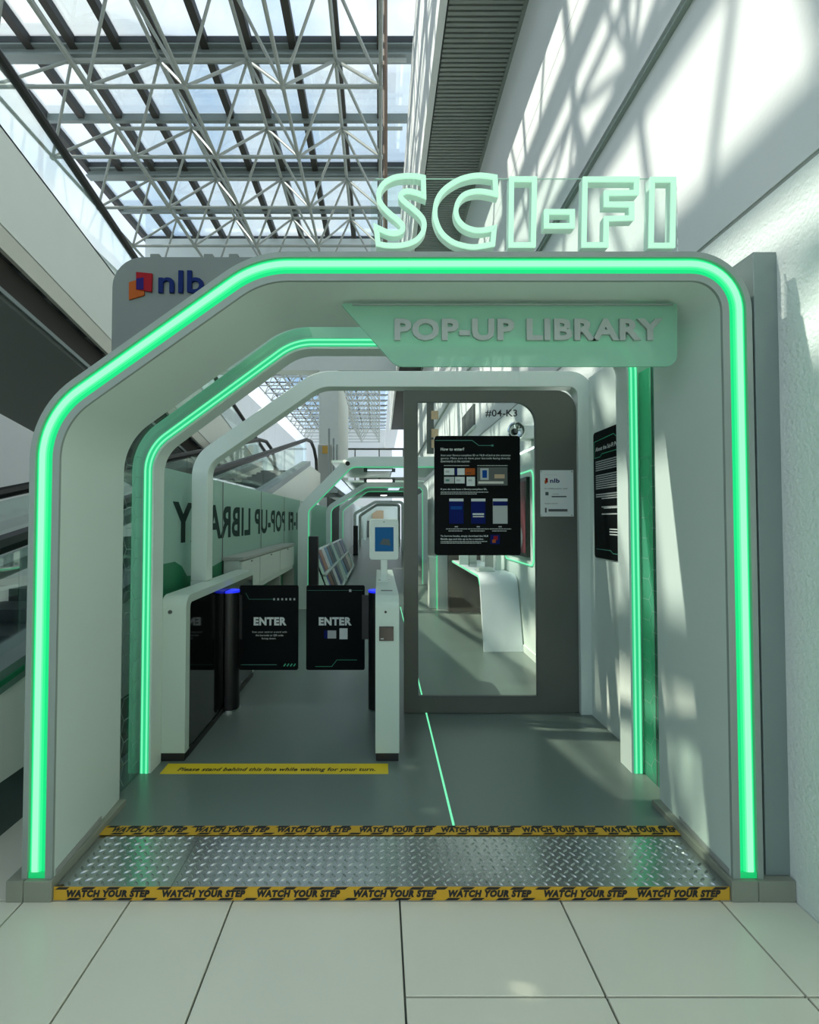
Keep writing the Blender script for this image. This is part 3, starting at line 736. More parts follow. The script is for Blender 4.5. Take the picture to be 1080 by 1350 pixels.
frame_xz(inner, offset_closed(inner, .006), Y3+.028, Y3+.047).build('glazing_bead', 'darkgrey', dr)
a = at(640, 550, Y3+.046); b = at(682, 540, Y3+.046)
letters('#04-K3', 'ink_k', dr, 'F', (a[0], Y3+.0465, a[2]), width=b[0]-a[0], height=b[2]-a[2], off=.012, name='unit_number', label='black unit number on the door glass')
# ---- instruction board on the door glass
YP = Y3+.028
hb = thing('instruction_board', (at(629, 700, YP)[0], YP, at(629, 732, YP)[2]), 'black instruction board headed How to enter? on the door glass', 'board')
a = at(573, 732, YP); b = at(685, 575, YP)
MB().pxz(rrect(a[0], b[0], a[2], b[2], .022), YP-.012, YP+.004).build('panel', 'poster', hb, smooth=True)
fy = YP-.0125
def HP(x, y): q = at(560+x/7.5, 560+y/7.5, fy); return q[0], q[2]
def hrect(mb, x0, y0, x1, y1, dy=0):
    p = HP(x0, y1); q = HP(x1, y0); mb.box(p[0], q[0], fy-.0012-dy, fy-dy, p[1], q[1]); return mb
def hline(mb, pts_, w=3):
    for (xa, ya), (xb, yb_) in zip(pts_, pts_[1:]):
        A = Vector(HP(xa, ya)); B = Vector(HP(xb, yb_)); n_ = Vector((-(B-A).y, (B-A).x)).normalized()*(w/7.5*Y3/F/2)
        mb.add([(A.x+n_.x, fy-.001, A.y+n_.y), (B.x+n_.x, fy-.001, B.y+n_.y), (B.x-n_.x, fy-.001, B.y-n_.y), (A.x-n_.x, fy-.001, A.y-n_.y)], [(0,1,2,3)])
    return mb
def htext(body, x0, x1, ybase, ytop, mname, off=.02, **k):
    p = HP(x0, ybase); q = HP(x1, ytop)
    return letters(body, mname, hb, 'F', (p[0], fy-.001, p[1]), width=q[0]-p[0], height=q[1]-p[1], off=off, **k)
g_ = hline(MB(), [(105,155),(470,155),(535,205),(670,205)], 6); hrect(g_, 660, 195, 680, 214); g_.build('circuit_line', 'ink_teal', hb)
htext('How to enter?', 158, 390, 256, 226, 'ink_w', .03, name='heading')
for body, y, x1 in (('Scan your library-compliant ID or NLB eCard at the entrance', 316, 848), ('gantry. Make sure to have your barcode facing directly', 346, 848), ('downwards at the scanner.', 372, 450)):
    htext(body, 158, x1, y, y-24, 'ink_w', .0)
for i, (x0, y0, x1, y1, mm) in enumerate(((192,430,292,497,'ink_w'),(300,430,395,497,'ink_w'),(400,430,497,497,'orange'),(192,515,292,580,'ink_g'),(300,515,395,580,'ink_w'),(415,515,497,605,'ink_w'))):
    o = hrect(MB(), x0, y0, x1, y1).build('printed_card', mm, hb)
    k = MB()
    if i == 1: hrect(k, x0, y0, x0+22, y1, .0013).build('card_mark', 'navy2', o)
    elif i == 2: hline(k, [(x0+12, y1-14), (x0+40, y1-34), (x0+85, y0+22)], 8); k = MB(); hrect(k, x0+12, y1-24, x0+60, y1-16, .0013).build('card_mark', 'ink_k', o)
    else: hrect(k, x0+14, y0+24, x0+52, y0+44, .0013).build('card_mark', 'ink_g' if i != 3 else 'ink_teal', o)
ph = hrect(MB(), 520, 420, 818, 600).build('printed_photo', 'soffit', hb)
hrect(MB(), 550, 430, 632, 545, .0013).build('photo_shape', 'ink_g', ph); hrect(MB(), 570, 450, 615, 525, .0026).build('photo_shape', 'midblue', ph)
hrect(MB(), 530, 560, 780, 582, .0013).build('photo_shape', 'creamtrim', ph); hrect(MB(), 690, 490, 790, 530, .0013).build('photo_shape', 'beige', ph)
c_ = MB(); put = lambda mb, a_, b_, y0, y1: hrect(mb, a_, y0, b_, y1)
wordbars(c_, put, 190, 440, 400, 7, 4); wordbars(c_, put, 520, 820, 400, 7, 5); c_.build('caption_lines', 'ink_g', hb, kind='stuff')
htext('If you do not have a library-compliant ID,', 158, 615, 650, 628, 'ink_w', .02)
c_ = MB(); wordbars(c_, put, 158, 630, 662, 8, 6); wordbars(c_, put, 158, 515, 680, 8, 7); c_.build('caption_lines', 'ink_g', hb, kind='stuff')
for k, (x0, x1) in enumerate(((243, 383), (460, 600), (675, 818))):
    o = hrect(MB(), x0, 730, x1, 978).build('printed_phone_screen', 'navy2' if k < 2 else 'ink_g', hb)
    hrect(MB(), x0, 730, x1, 757, .0013).build('status_bar', 'ink_w', o)
    if k == 0: hrect(MB(), x0+14, 805, x1-14, 838, .0013).build('field', 'midblue', o)
    if k == 1: hrect(MB(), x0+14, 875, x1-14, 892, .0013).build('field', 'ink_w', o); hrect(MB(), x0+16, 902, x1-14, 914, .0013).build('field', 'creamtrim', o)
    if k == 2: hrect(MB(), x0, 757, x1, 800, .0013).build('title_bar', 'navy2', o)
    c_ = MB(); hrect(c_, (x0+x1)/2-16, 1003, (x0+x1)/2+16, 1013); wordbars(c_, put, x0-32, x1+38, 1026, 8, 9+k); wordbars(c_, put, x0-8, x1-8, 1046, 8, 19+k); c_.build('caption_lines', 'ink_g', hb, kind='stuff')
htext('To borrow books, simply download the NLB', 158, 628, 1113, 1091, 'ink_w', .02)
htext('Mobile app and sign up to be a member.', 158, 585, 1143, 1121, 'ink_w', .02)
c_ = MB(); wordbars(c_, put, 158, 620, 1150, 8, 31); wordbars(c_, put, 158, 560, 1166, 8, 32); c_.build('caption_lines', 'ink_g', hb, kind='stuff')
o = hrect(MB(), 650, 1087, 742, 1180).build('app_icon', 'navy2', hb)
hrect(MB(), 682, 1100, 722, 1140, .0013).build('icon_mark', 'red', o); hrect(MB(), 668, 1135, 702, 1168, .0026).build('icon_mark', 'orange', o)
# ---- plaque on the door stile
YQ = Y3+.03
a = at(712.5, 681, YQ); b = at(755.5, 620, YQ)
pq = thing('sponsor_plaque', ((a[0]+b[0])/2, YQ, a[2]), 'small pale plaque with nlb logo on the right stile of the grey door', 'plaque')
MB().box(a[0], b[0], YQ-.008, YQ, a[2], b[2]).build('plate', 'ink_w', pq, bevel=.001, seg=1)
fy = YQ-.0085; ZQ = lambda x, y: at(690+x/7.2, 600+y/7.2, fy)
def pt(body, x0, x1, yb_, yt, mm, off=.01, **k):
    p = ZQ(x0, yb_); q = ZQ(x1, yt); return letters(body, mm, pq, 'F', (p[0], fy-.0006, p[2]), width=q[0]-p[0], height=q[2]-p[2], off=off, **k)
def prect(x0, y0, x1, y1, mm, nm, dy=0):
    p = ZQ(x0, y1); q = ZQ(x1, y0); return MB().box(p[0], q[0], fy-.001-dy, fy-dy, p[2], q[2]).build(nm, mm, pq)
pt('Presented by', 205, 318, 192, 181, 'ink_g'); pt('nlb', 255, 345, 264, 222, 'navy', .03)
prect(210, 218, 232, 262, 'red', 'logo_leaf'); prect(203, 240, 218, 272, 'orange', 'logo_leaf', .001)
pt('In collaboration with', 205, 420, 324, 310, 'ink_k', 0); prect(210, 350, 240, 382, 'teal', 'partner_mark'); prect(270, 388, 410, 400, 'teal', 'partner_mark'); prect(280, 366, 340, 374, 'ink_g', 'partner_mark')
pt('Supported by', 205, 328, 467, 453, 'ink_k', 0); prect(240, 512, 420, 536, 'darkgrey', 'partner_mark'); prect(206, 500, 222, 545, 'darkgrey', 'partner_mark')
for x, y in ((170, 158), (460, 158), (170, 570), (460, 570)):
    p = ZQ(x, y); MB().lathe([(.004, 0), (.004, -.003)], (p[0], fy, p[2]), 10, 'Y').build('fixing_screw', 'chrome', pq)
# ---- right side panel with the About poster
sp = MB().box(1.475, 1.50, Y2+.13, Y3+.0, FZ, 2.40).build('side_panel', 'white')
tag(sp, 'white side wall panel between the second and third arches, right of the door', 'panel')
XW = 1.4745
ab = thing('about_poster', (XW, 3.14, 1.147), 'black poster headed About the Sci-Fi Pop-Up Library on the right side panel', 'poster')
py0, py1, pz0, pz1 = 3.44, 2.835, 1.147, 1.992
MB().pyz([(p[0], p[1]) for p in rrect(py1, py0, pz0, pz1, .025)], XW-.008, XW).build('panel', 'poster', ab)
xp = XW-.0085
U_ = lambda u, v: (py0+(py1-py0)*u, pz1+(pz0-pz1)*v)
def wrect(mb, u0, v0, u1, v1):
    p = U_(u0, v1); q = U_(u1, v0); mb.box(xp-.001, xp, q[0], p[0], p[1], q[1]); return mb
def wline(mb, pp, w=.0022):
    for s_, e_ in zip(pp, pp[1:]):
        A = Vector(U_(*s_)); B = Vector(U_(*e_)); n_ = Vector((-(B-A).y, (B-A).x)).normalized()*w
        mb.add([(xp-.0008, A.x+n_.x, A.y+n_.y), (xp-.0008, B.x+n_.x, B.y+n_.y), (xp-.0008, B.x-n_.x, B.y-n_.y), (xp-.0008, A.x-n_.x, A.y-n_.y)], [(0,1,2,3)])
    return mb
wline(wline(MB(), [(.03,.205),(.03,.075),(.5,.06),(.55,.085),(.95,.085)]), [(.03,.205),(.17,.205),(.22,.185),(.6,.185),(.65,.2),(.95,.2)]).build('circuit_line', 'ink_green', ab)
p = U_(.06, .165); letters('About the Sci-Fi Pop-Up Library', 'ink_w', ab, 'W', (xp-.001, p[0], p[1]), width=.52, height=.036, off=.03, name='heading')
c_ = MB(); wput = lambda mb, a_, b_, y0, y1: wrect(mb, a_, y0, b_, y1)
for k, v in enumerate((.235,.252,.269,.286,.303, .345,.362,.379,.396,.413,.430,.447, .495,.512,.529, .595,.65)):
    wordbars(c_, wput, .06 if k < 14 else .2, .94 if k not in (4, 11) else .7, v, .0095, 50+k)
c_.build('text_lines', 'ink_g', ab, kind='stuff')
c_ = MB(); wordbars(c_, wput, .25, .85, .60, .013, 80)
for v in (.765, .785, .805): wordbars(c_, wput, .38, .62, v, .009, int(v*1000))
c_.build('text_lines', 'ink_w', ab, kind='stuff')
wrect(MB(), .66, .86, .92, .875).build('green_bar', 'ink_green', ab)
wline(MB(), [(.05,.93),(.4,.93),(.45,.95),(.9,.95)]).build('circuit_line', 'ink_teal', ab)
# ================================================================== ENTRY GATES
GY0 = fY(1004.4)
def cabinet(x0, x1, name, label, screen_left):
    y0, y1, z1 = GY0, fY(891), .972
    g = thing(name, ((x0+x1)/2, (y0+y1)/2, FZ), label, 'gate', 'entry gate cabinets')
    zf0 = FZ+.045
    outer_ = closed_fillet([(y0, zf0), (y1, zf0), (y1, z1), (y0, z1)], [.006, .006, .055, .075], 7)
    inner_ = closed_fillet([(y0+.062, zf0), (y1-.045, zf0), (y1-.045, z1-.045), (y0+.062, z1-.045)], [.003, .003, .02, .03], 7)
    n = len(outer_)
    vs = [(x0,p[0],p[1]) for p in outer_]+[(x0,p[0],p[1]) for p in inner_]+[(x1,p[0],p[1]) for p in outer_]+[(x1,p[0],p[1]) for p in inner_]; fs = []
    for i in range(n):
        k = (i+1) % n; fs += [(i,k,n+k,n+i),(2*n+i,3*n+i,3*n+k,2*n+k),(i,2*n+i,2*n+k,k),(n+i,n+k,3*n+k,3*n+i)]
    MB().add(vs, fs).build('white_shell', 'gatewhite', g, smooth=True, bevel=.006)
    MB().pyz([(p[0], p[1]) for p in offset_closed(inner_, .002)[::-1]], x0+.004, x1-.004).build('black_side_glass', 'blackgloss', g)
    MB().box(x0+.004, x1-.004, y0+.006, y0+.07, FZ+.0005, zf0).build('foot', 'foot', g, bevel=.004)
    MB().box(x0+.004, x1-.004, y0+.07, y1-.006, FZ+.0005, zf0).build('base', 'foot', g)
    return g
lx0, lx1 = at(210, 990, GY0)[0], at(243.5, 990, GY0)[0]
g1 = cabinet(lx0, lx1, 'gate_cabinet', 'left entry gate cabinet, white with black glass side and a round lock', True)
rx0, rx1 = at(495, 990, GY0)[0], at(526.5, 990, GY0)[0]
g2 = cabinet(rx0, rx1, 'gate_cabinet', 'right entry gate cabinet, white and slim with a small black card reader', False)
p = at(224, 807, GY0-.005); MB().lathe([(.011, 0), (.011, -.006), (.006, -.008)], (p[0], GY0, p[2]), 16, 'Y').build('lock', 'darkgrey', g1, smooth=True)
p = at(508.5, 807, GY0-.005); MB().lathe([(.007, 0), (.007, -.003)], (p[0], GY0, p[2]), 16, 'Y').build('sensor', 'black', g2, smooth=True)
a = at(500, 845, GY0-.005); b = at(519, 826, GY0-.005)
rd = MB().box(a[0], b[0], GY0-.007, GY0, a[2], b[2]).build('card_reader', 'blackgloss', g2, bevel=.001)
MB().box(a[0]+.008, a[0]+.026, GY0-.0075, GY0-.007, a[2]+.009, a[2]+.015).build('reader_mark', 'ink_g', rd)
MB().box((rx0+rx1)/2-.035, (rx0+rx1)/2+.035, GY0+.20, GY0+.24, .9718, .9728).build('scanner_slot', 'black', g2)
YPV = fY(940)+.08
def leaf(xc, xg0, xg1, side, name, label, parent_lab):
    yc_ = YPV; r = .078
    g = thing(name, (xc, yc_, FZ), label, 'gate', 'swinging entry gate leaves')
    def disc(rr): 
        pp = []
        for k in range(40):
            x = xc+rr*math.cos(k*math.pi/20); x = max(x, lx1+.001) if side > 0 else min(x, rx0-.001)
            pp.append((x, yc_+rr*math.sin(k*math.pi/20)))
        return [p for k, p in enumerate(pp) if (Vector(p)-Vector(pp[k-1])).length > 1e-5]
    MB().pxy(disc(r), FZ+.0125, .882).build('pivot_post', 'black', g, smooth=True)
    MB().pxy(disc(r+.003), FZ+.0005, FZ+.012).build('floor_collar', 'chrome', g)
    MB().pxy(disc(r+.001), .8822, .896).build('light_ring', 'blue', g)
    zb, ztop = at(400, 883, yc_)[2], at(400, 771.5, yc_)[2]
    pan = MB().pxz(rrect(xg0, xg1, zb, ztop, .014), yc_-.006, yc_+.006).build('glass_leaf', 'poster', g, smooth=True)
    s = 1 if side > 0 else -1
    ex = xc+s*r
    MB().box(min(ex-.01*s, (xg0 if s > 0 else xg1)+.02*s), max(ex-.01*s, (xg0 if s > 0 else xg1)+.02*s), yc_-.012, yc_+.012, zb+.22, ztop-.07).build('hinge_clamp', 'black', g)
    return g, pan, zb, ztop, yc_-.0065
gl0, gl1 = at(316, 820, YPV)[0], at(393.5, 820, YPV)[0]
gr0, gr1 = at(404, 820, YPV)[0], at(481, 820, YPV)[0]
L_, lp, zb, ztop, fy2 = leaf(at(302, 820, YPV)[0], gl0, gl1, 1, 'gate_leaf', 'left black gate leaf reading ENTER with small instruction lines', '')
R_, rp_, _, _, _ = leaf(at(500, 820, YPV)[0], gr0, gr1, -1, 'gate_leaf', 'right black gate leaf reading ENTER above two small card pictures', '')
GP = lambda x, y: at(310+x/6, 765+y/6, fy2)
def gtext(par, body, x0, x1, yb_, yt, mm, off): 
    p = GP(x0, yb_); q = GP(x1, yt); return letters(body, mm, par, 'F', (p[0], fy2-.0008, p[2]), width=q[0]-p[0], height=q[2]-p[2], off=off)
def grect(mb, x0, y0, x1, y1):
    p = GP(x0, y1); q = GP(x1, y0); return mb.box(p[0], q[0], fy2-.001, fy2, p[2], q[2])
def gline(mb, pp, w=.0015):
    for s_, e_ in zip(pp, pp[1:]):
        A = GP(*s_); B = GP(*e_); A = Vector((A[0], A[2])); B = Vector((B[0], B[2])); n_ = Vector((-(B-A).y, (B-A).x)).normalized()*w
        mb.add([(A.x+n_.x, fy2-.0008, A.y+n_.y), (B.x+n_.x, fy2-.0008, B.y+n_.y), (B.x-n_.x, fy2-.0008, B.y-n_.y), (A.x-n_.x, fy2-.0008, A.y-n_.y)], [(0,1,2,3)])
    return mb
gtext(L_, 'ENTER', 147, 407, 357, 292, 'ink_w', .05); gtext(R_, 'ENTER', 662, 922, 357, 292, 'ink_w', .05)
gtext(L_, 'Scan your card or e-card with', 135, 410, 419, 402, 'ink_w', 0); gtext(L_, 'the barcode or QR code', 162, 382, 445, 427, 'ink_w', 0); gtext(L_, 'facing down.', 210, 325, 471, 453, 'ink_w', 0)
m_ = gline(MB(), [(85,100),(110,150),(300,150)])
m_.build('circuit_line', 'ink_teal', L_)
m_ = MB()
for k in range(6): grect(m_, 302+k*32, 142, 316+k*32, 158)
m_.build('dots', 'ink_g', L_)
gline(MB(), [(45,668),(330,668)], .002).build('circuit_line', 'ink_teal', L_)
m_ = MB()
for k in range(4): gline(m_, [(385+k*26, 680),(400+k*26, 660)], .004)
m_.build('slashes', 'ink_green', L_)
m_ = gline(MB(), [(570,80),(1010,80)], .001); m_.build('circuit_line', 'ink_teal', R_)
grect(MB(), 902, 72, 920, 92).build('dot', 'ink_g', R_)
gline(MB(), [(635,682),(765,682),(805,630),(965,630)], .0013).build('circuit_line', 'ink_green', R_)
o = grect(MB(), 732, 397, 800, 460).build('printed_card', 'ink_g', R_); grect(MB(), 705, 397, 731, 460).build('card_edge', 'navy2', R_); grect(MB(), 826, 380, 890, 466).build('printed_card', 'ink_w', R_)
# tablet kiosk on the right cabinet
YT = GY0+.70
tk = thing('tablet_kiosk', (at(508, 740, YT)[0], YT, .972), 'white tablet kiosk with blue screen on a short post, standing on the right gate', 'tablet')
a = at(487, 738, YT); b = at(525.5, 684, YT); tcx = (a[0]+b[0])/2
MB().pxz(rrect(a[0], b[0], a[2], b[2], .022), YT-.012, YT+.014).build('housing', 'white2', tk, smooth=True, bevel=.004)
a2_ = at(494.5, 727, YT-.013); b2_ = at(519, 695, YT-.013)
MB().box(a2_[0], b2_[0], YT-.0135, YT-.0125, a2_[2], b2_[2]).build('screen', 'screenblue', tk)
MB().add([(a2_[0]+.03, YT-.0138, a2_[2]+.05), (b2_[0]-.02, YT-.0138, a2_[2]+.04), (b2_[0]-.03, YT-.0138, a2_[2]+.085), (a2_[0]+.055, YT-.0138, a2_[2]+.09)], [(0,1,2,3)]).build('screen_picture', 'teal', tk)
MB().lathe([(.004, 0), (.004, -.0015)], (tcx, YT-.012, b[2]-.022), 12, 'Y').build('lens', 'black', tk)
MB().box(tcx-.024, tcx+.024, YT-.012, YT+.018, .9735, a[2]+.002).build('post', 'white2', tk, bevel=.006)
MB().box(tcx-.04, tcx+.04, YT-.05, YT+.05, .972, .978).build('foot_plate', 'white2', tk, bevel=.002)
# yellow floor sticker
ya, yb_ = fY(1020.5), fY(1007)
fx0, fx1 = at(216, 1013, 2.75)[0], at(512, 1013, 2.75)[0]
yt_ = MB().pxy([(fx0-.01, ya), (fx1, ya), (fx1, yb_), (fx0-.01, yb_)], FZ+.0003, FZ+.0012).build('floor_sticker', 'yellow')
tag(yt_, 'yellow floor sticker asking to stand behind this line before the gates', 'sticker')
letters('Please stand behind this line while waiting for your turn.', 'ink_k', yt_, 'U', (fx0+.07, ya+.018, FZ+.0015), width=(fx1-fx0)*.885, height=.05, off=.035, shear=.2)
# ================================================================== LEFT SCREEN with mirrored lettering, cupboards
XS = -1.38
sc = thing('glass_screen', (XS, 5.8, FZ), 'frosted pale green glass screen with reversed lettering along the left of the kiosk', 'screen')
ybr = [3.0, 4.43, 5.87, 7.3, 8.7]
for k in range(4):
    MB().box(XS-.006, XS+.006, ybr[k]+.008, ybr[k+1]-.008, FZ+.004, 1.735).build('glass_panel', 'screen', sc)
    MB().box(XS-.008, XS+.008, ybr[k+1]-.008, ybr[k+1]+.008, FZ+.004, 1.735).build('joint_bar', 'darkgrey', sc)
letters('POP-UP LIBRARY', 'letterdark', sc, 'W', (XS+.0075, 7.35, 1.238), width=4.0, height=.29, off=.03, name='letter', split=True)
letters('SCI-FI', 'letterdark', sc, 'W', (XS+.0075, 9.25, 1.238), width=1.6, height=.29, off=.03, name='letter', split=True)
poly = closed_fillet([(3.0, .4), (3.78, .4), (3.78, 1.02), (3.0, 1.10)], [.01, .01, .02, .02]); poly = [(3.0,.4),(3.9,.4),(3.9,.98),(3.62,1.0),(3.52,1.08),(3.40,1.12),(3.22,1.12),(3.0,1.10)]
MB().pyz(poly, XS+.0062, XS+.0066).build('green_print', 'greenprint', sc)
MB().pyz([(4.0,.4),(5.8,.4),(5.8,.98),(4.4,1.04),(4.0,1.00)], XS+.0062, XS+.0066).build('green_print', 'greenprint', sc)
cz = 1.045; xf_ = -1.20
yy = [4.42, 5.10, 6.14, 7.12]
for k in range(3):
    c = thing('cupboard', (-1.29, (yy[k]+yy[k+1])/2, FZ), ['off white cupboard unit nearest the gates under the grey worktop', 'middle off white cupboard unit under the grey worktop', 'farthest off white cupboard unit under the grey worktop'][k], 'cupboard', 'cupboards along the glass screen')
    MB().box(XS+.02, xf_-.02, yy[k]+.004, yy[k+1]-.004, .72, cz).build('body', 'cupboard', c)
    d_ = MB().box(xf_-.019, xf_, yy[k]+.012, yy[k+1]-.012, .775, cz-.01).build('door', 'cupboard', c, bevel=.003)
    MB().box(xf_, xf_+.006, (yy[k]+yy[k+1])/2-.02, (yy[k]+yy[k+1])/2+.02, cz-.035, cz-.022).build('handle', 'darkgrey', d_)
    MB().box(XS+.02, XS+.03, yy[k]+.03, yy[k+1]-.03, FZ, .72).build('back_panel', 'greenprint', c)
    for e in (yy[k]+.004, yy[k+1]-.024): MB().box(XS+.02, xf_, e, e+.02, FZ, .72).build('side_panel', 'worktop', c)
    MB().box(XS+.02, xf_-.01, yy[k]+.004, yy[k+1]-.004, FZ+.0005, .12).build('plinth', 'worktop', c)
tag(MB().box(XS+.012, xf_+.012, 4.41, 7.14, cz+.001, cz+.03).build('worktop', 'worktop', bevel=.003), 'long grey worktop lying over the row of off white cupboards', 'worktop')
# ================================================================== TUNNEL ARCHES
def tunnel(Y, lx, ly, tx, ty, rx, w, lab, led_=True, rad=(.25, .3, .2), n=6):
    P = arch_path((lx, ly, tx, ty, rx), Y, list(rad), n=n)
    g = thing('tunnel_arch', ((P[0][0]+P[-1][0])/2, Y, FZ), lab, 'arch', 'white arches of the tunnel')
    MB().ring(P, offset(P, -w), Y, Y+.22).build('frame', 'white', g, smooth=True)
    if led_: MB().ring(offset(P, -w+.002), offset(P, -w-.010), Y+.02, Y+.10).build('led_strip', 'leddim', g, smooth=True)
    return P
T4 = tunnel(7.67, 393, 668, 458, 602, 590, .15, 'nearest white tunnel arch, beyond the gates, carrying a small camera')
T5 = tunnel(10.7, 430, 668, 482, 636, 564, .10, 'second white tunnel arch counted from the gates')
T6 = tunnel(14.1, 447, 670, 483, 643, 548, .10, 'third white tunnel arch counted from the gates')
T7 = tunnel(21.5, 466, 676, 494, 660, 533, .12, 'fourth white tunnel arch, close to the far end', led_=False, rad=(.2, .25, .2))
T8 = tunnel(27, 473, 679, 496, 664, 528, .14, 'fifth white tunnel arch counted from the gates', led_=False, rad=(.2, .25, .2))
T9 = tunnel(34, 479, 680, 497, 668, 525, .2, 'last white tunnel arch at the far end', led_=False, rad=(.2, .25, .2))
# tunnel ceilings and walls
kc = thing('ceiling', (0, 12, 2.3), kind='structure')
MB().box(-.75, .98, 7.9, 10.7, 2.30, 2.34).build('ceiling_panel', 'white', kc)
MB().box(-.75, .98, 10.93, 14.1, 2.22, 2.26).build('ceiling_panel', 'white', kc)
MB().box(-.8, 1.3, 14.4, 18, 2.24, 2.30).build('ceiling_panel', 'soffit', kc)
kw = thing('wall_left', (-1.4, 15, 0), kind='structure')
MB().box(-1.46, -1.42, 8.8, 14.0, FZ, 1.75).build('wall_panel', 'greenwall', kw)
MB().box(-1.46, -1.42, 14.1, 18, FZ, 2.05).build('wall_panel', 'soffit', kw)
MB().box(-1.46, -1.42, 18.1, 40, FZ, 2.3).build('wall_panel', 'white', kw)
ke = thing('wall_far', (0, 40, 0), kind='structure')
MB().box(-1.46, 1.5, 40, 40.2, FZ, 2.5).build('end_panel', 'white', ke)
a = at(491, 686, 39.9); b = at(504, 671, 39.9)
tag(MB().box(a[0], b[0]+.1, 39.7, 39.95, 1.2, 2.15).build('notice_board', 'beige'), 'beige board on the far end wall of the tunnel', 'board')
tag(MB().box(a[0]-.4, a[0]+.5, 39.3, 39.6, FZ, 1.35).build('dark_cabinet', 'darkgrey'), 'dark low cabinet under the beige board at the tunnel end', 'cabinet')
# lamps
def lightpanel(name, quadpts, t, lab, framem='worktop', cat='ceiling light'):
    g = thing(name, quadpts[0], lab, cat)
    a_, b_, c_, d_ = [Vector(q) for q in quadpts]; n_ = (b_-a_).cross(d_-a_).normalized()*t
    MB().add([a_, b_, c_, d_, a_+n_, b_+n_, c_+n_, d_+n_], [(0,1,2,3),(4,5,6,7),(0,1,5,4),(1,2,6,5),(2,3,7,6),(3,0,4,7)]).build('diffuser', 'lamp', g)
    fr = MB()
    for s_, e_ in ((a_, b_), (b_, c_), (c_, d_), (d_, a_)): fr.tube([s_, e_], .012, 4)
    fr.build('frame', framem, g); return g
lightpanel('luminous_light', [(-.80, 8.2, 2.00), (-.66, 8.2, 2.12), (-.66, 13.9, 2.12), (-.80, 13.9, 2.00)], .01, 'long sloping luminous panel along the left chamfer of the tunnel')
lightpanel('luminous_light', [(.22, 7.95, 2.27), (.52, 7.95, 2.27), (.52, 10.2, 2.27), (.22, 10.2, 2.27)], .01, 'square gridded luminous panel in the tunnel ceiling beside the door frame')
lightpanel('luminous_light', [(.22, 11.2, 2.19), (.52, 11.2, 2.19), (.52, 13.4, 2.19), (.22, 13.4, 2.19)], .01, 'smaller luminous panel deeper in the tunnel ceiling')
for k, (y, z) in enumerate(((8.5, 2.24), (10.3, 2.20))):
    x0 = at(482, 630, y)[0]; x1 = at(519, 630, y)[0]
    g = thing('tube_light', ((x0+x1)/2, y, z), ['white tube light across the tunnel ceiling, the nearer of two', 'white tube light across the tunnel ceiling, the farther and brighter of two'][k], 'ceiling light', 'tube lights in the tunnel')
    MB().tube([(x0, y, z), (x1, y, z)], (.012, .024)[k], 10).build('tube', ('lamp', 'tubelamp')[k], g, smooth=True)
    for e in (x0, x1): MB().box(e-.03, e+.03, y-.03, y+.03, z-.03, z+.05).build('end_cap', 'darkgrey', g)
g = MB().lathe([(.11, 0), (.11, -.02), (.06, -.03)], (at(506, 656, 17)[0], 17, 2.24), 20).build('downlight', 'tubelamp', smooth=True); tag(g, 'round white downlight in the dark tunnel ceiling', 'ceiling light')
# camera on arch 4
p = at(457, 611, 7.55); g = thing('security_camera', p, 'small white security camera with black lens on the corner of the nearest tunnel arch', 'camera')
MB().tube([(p[0]-.03, 7.60, p[2]+.03), (p[0]+.02, 7.44, p[2]-.01)], .035, 14).build('body', 'white2', g, smooth=True)
MB().tube([(p[0]+.02, 7.44, p[2]-.01), (p[0]+.028, 7.41, p[2]-.018)], .032, 14).build('lens', 'black', g, smooth=True)
MB().tube([(p[0]-.02, 7.58, p[2]+.03), (p[0]-.02, 7.67, p[2]+.05)], .015, 8).build('bracket', 'white2', g)
# bollards
for px, Y, lab in ((413.7, 6.95, 'slim black pedestal post between the gates and the book stands'), (469, 19.5, 'slim black pedestal post far down the tunnel')):
    p = at(px, 707 if Y < 10 else 693, Y); w = .065 if Y < 10 else .09
    g = thing('black_post', (p[0], Y, FZ), lab, 'post')
    MB().box(p[0]-w, p[0]+w, Y-.06, Y+.06, FZ+.02, p[2]).build('body', 'black', g, bevel=.006); MB().box(p[0]-w-.02, p[0]+w+.02, Y-.08, Y+.08, FZ, FZ+.02).build('base', 'foot', g)
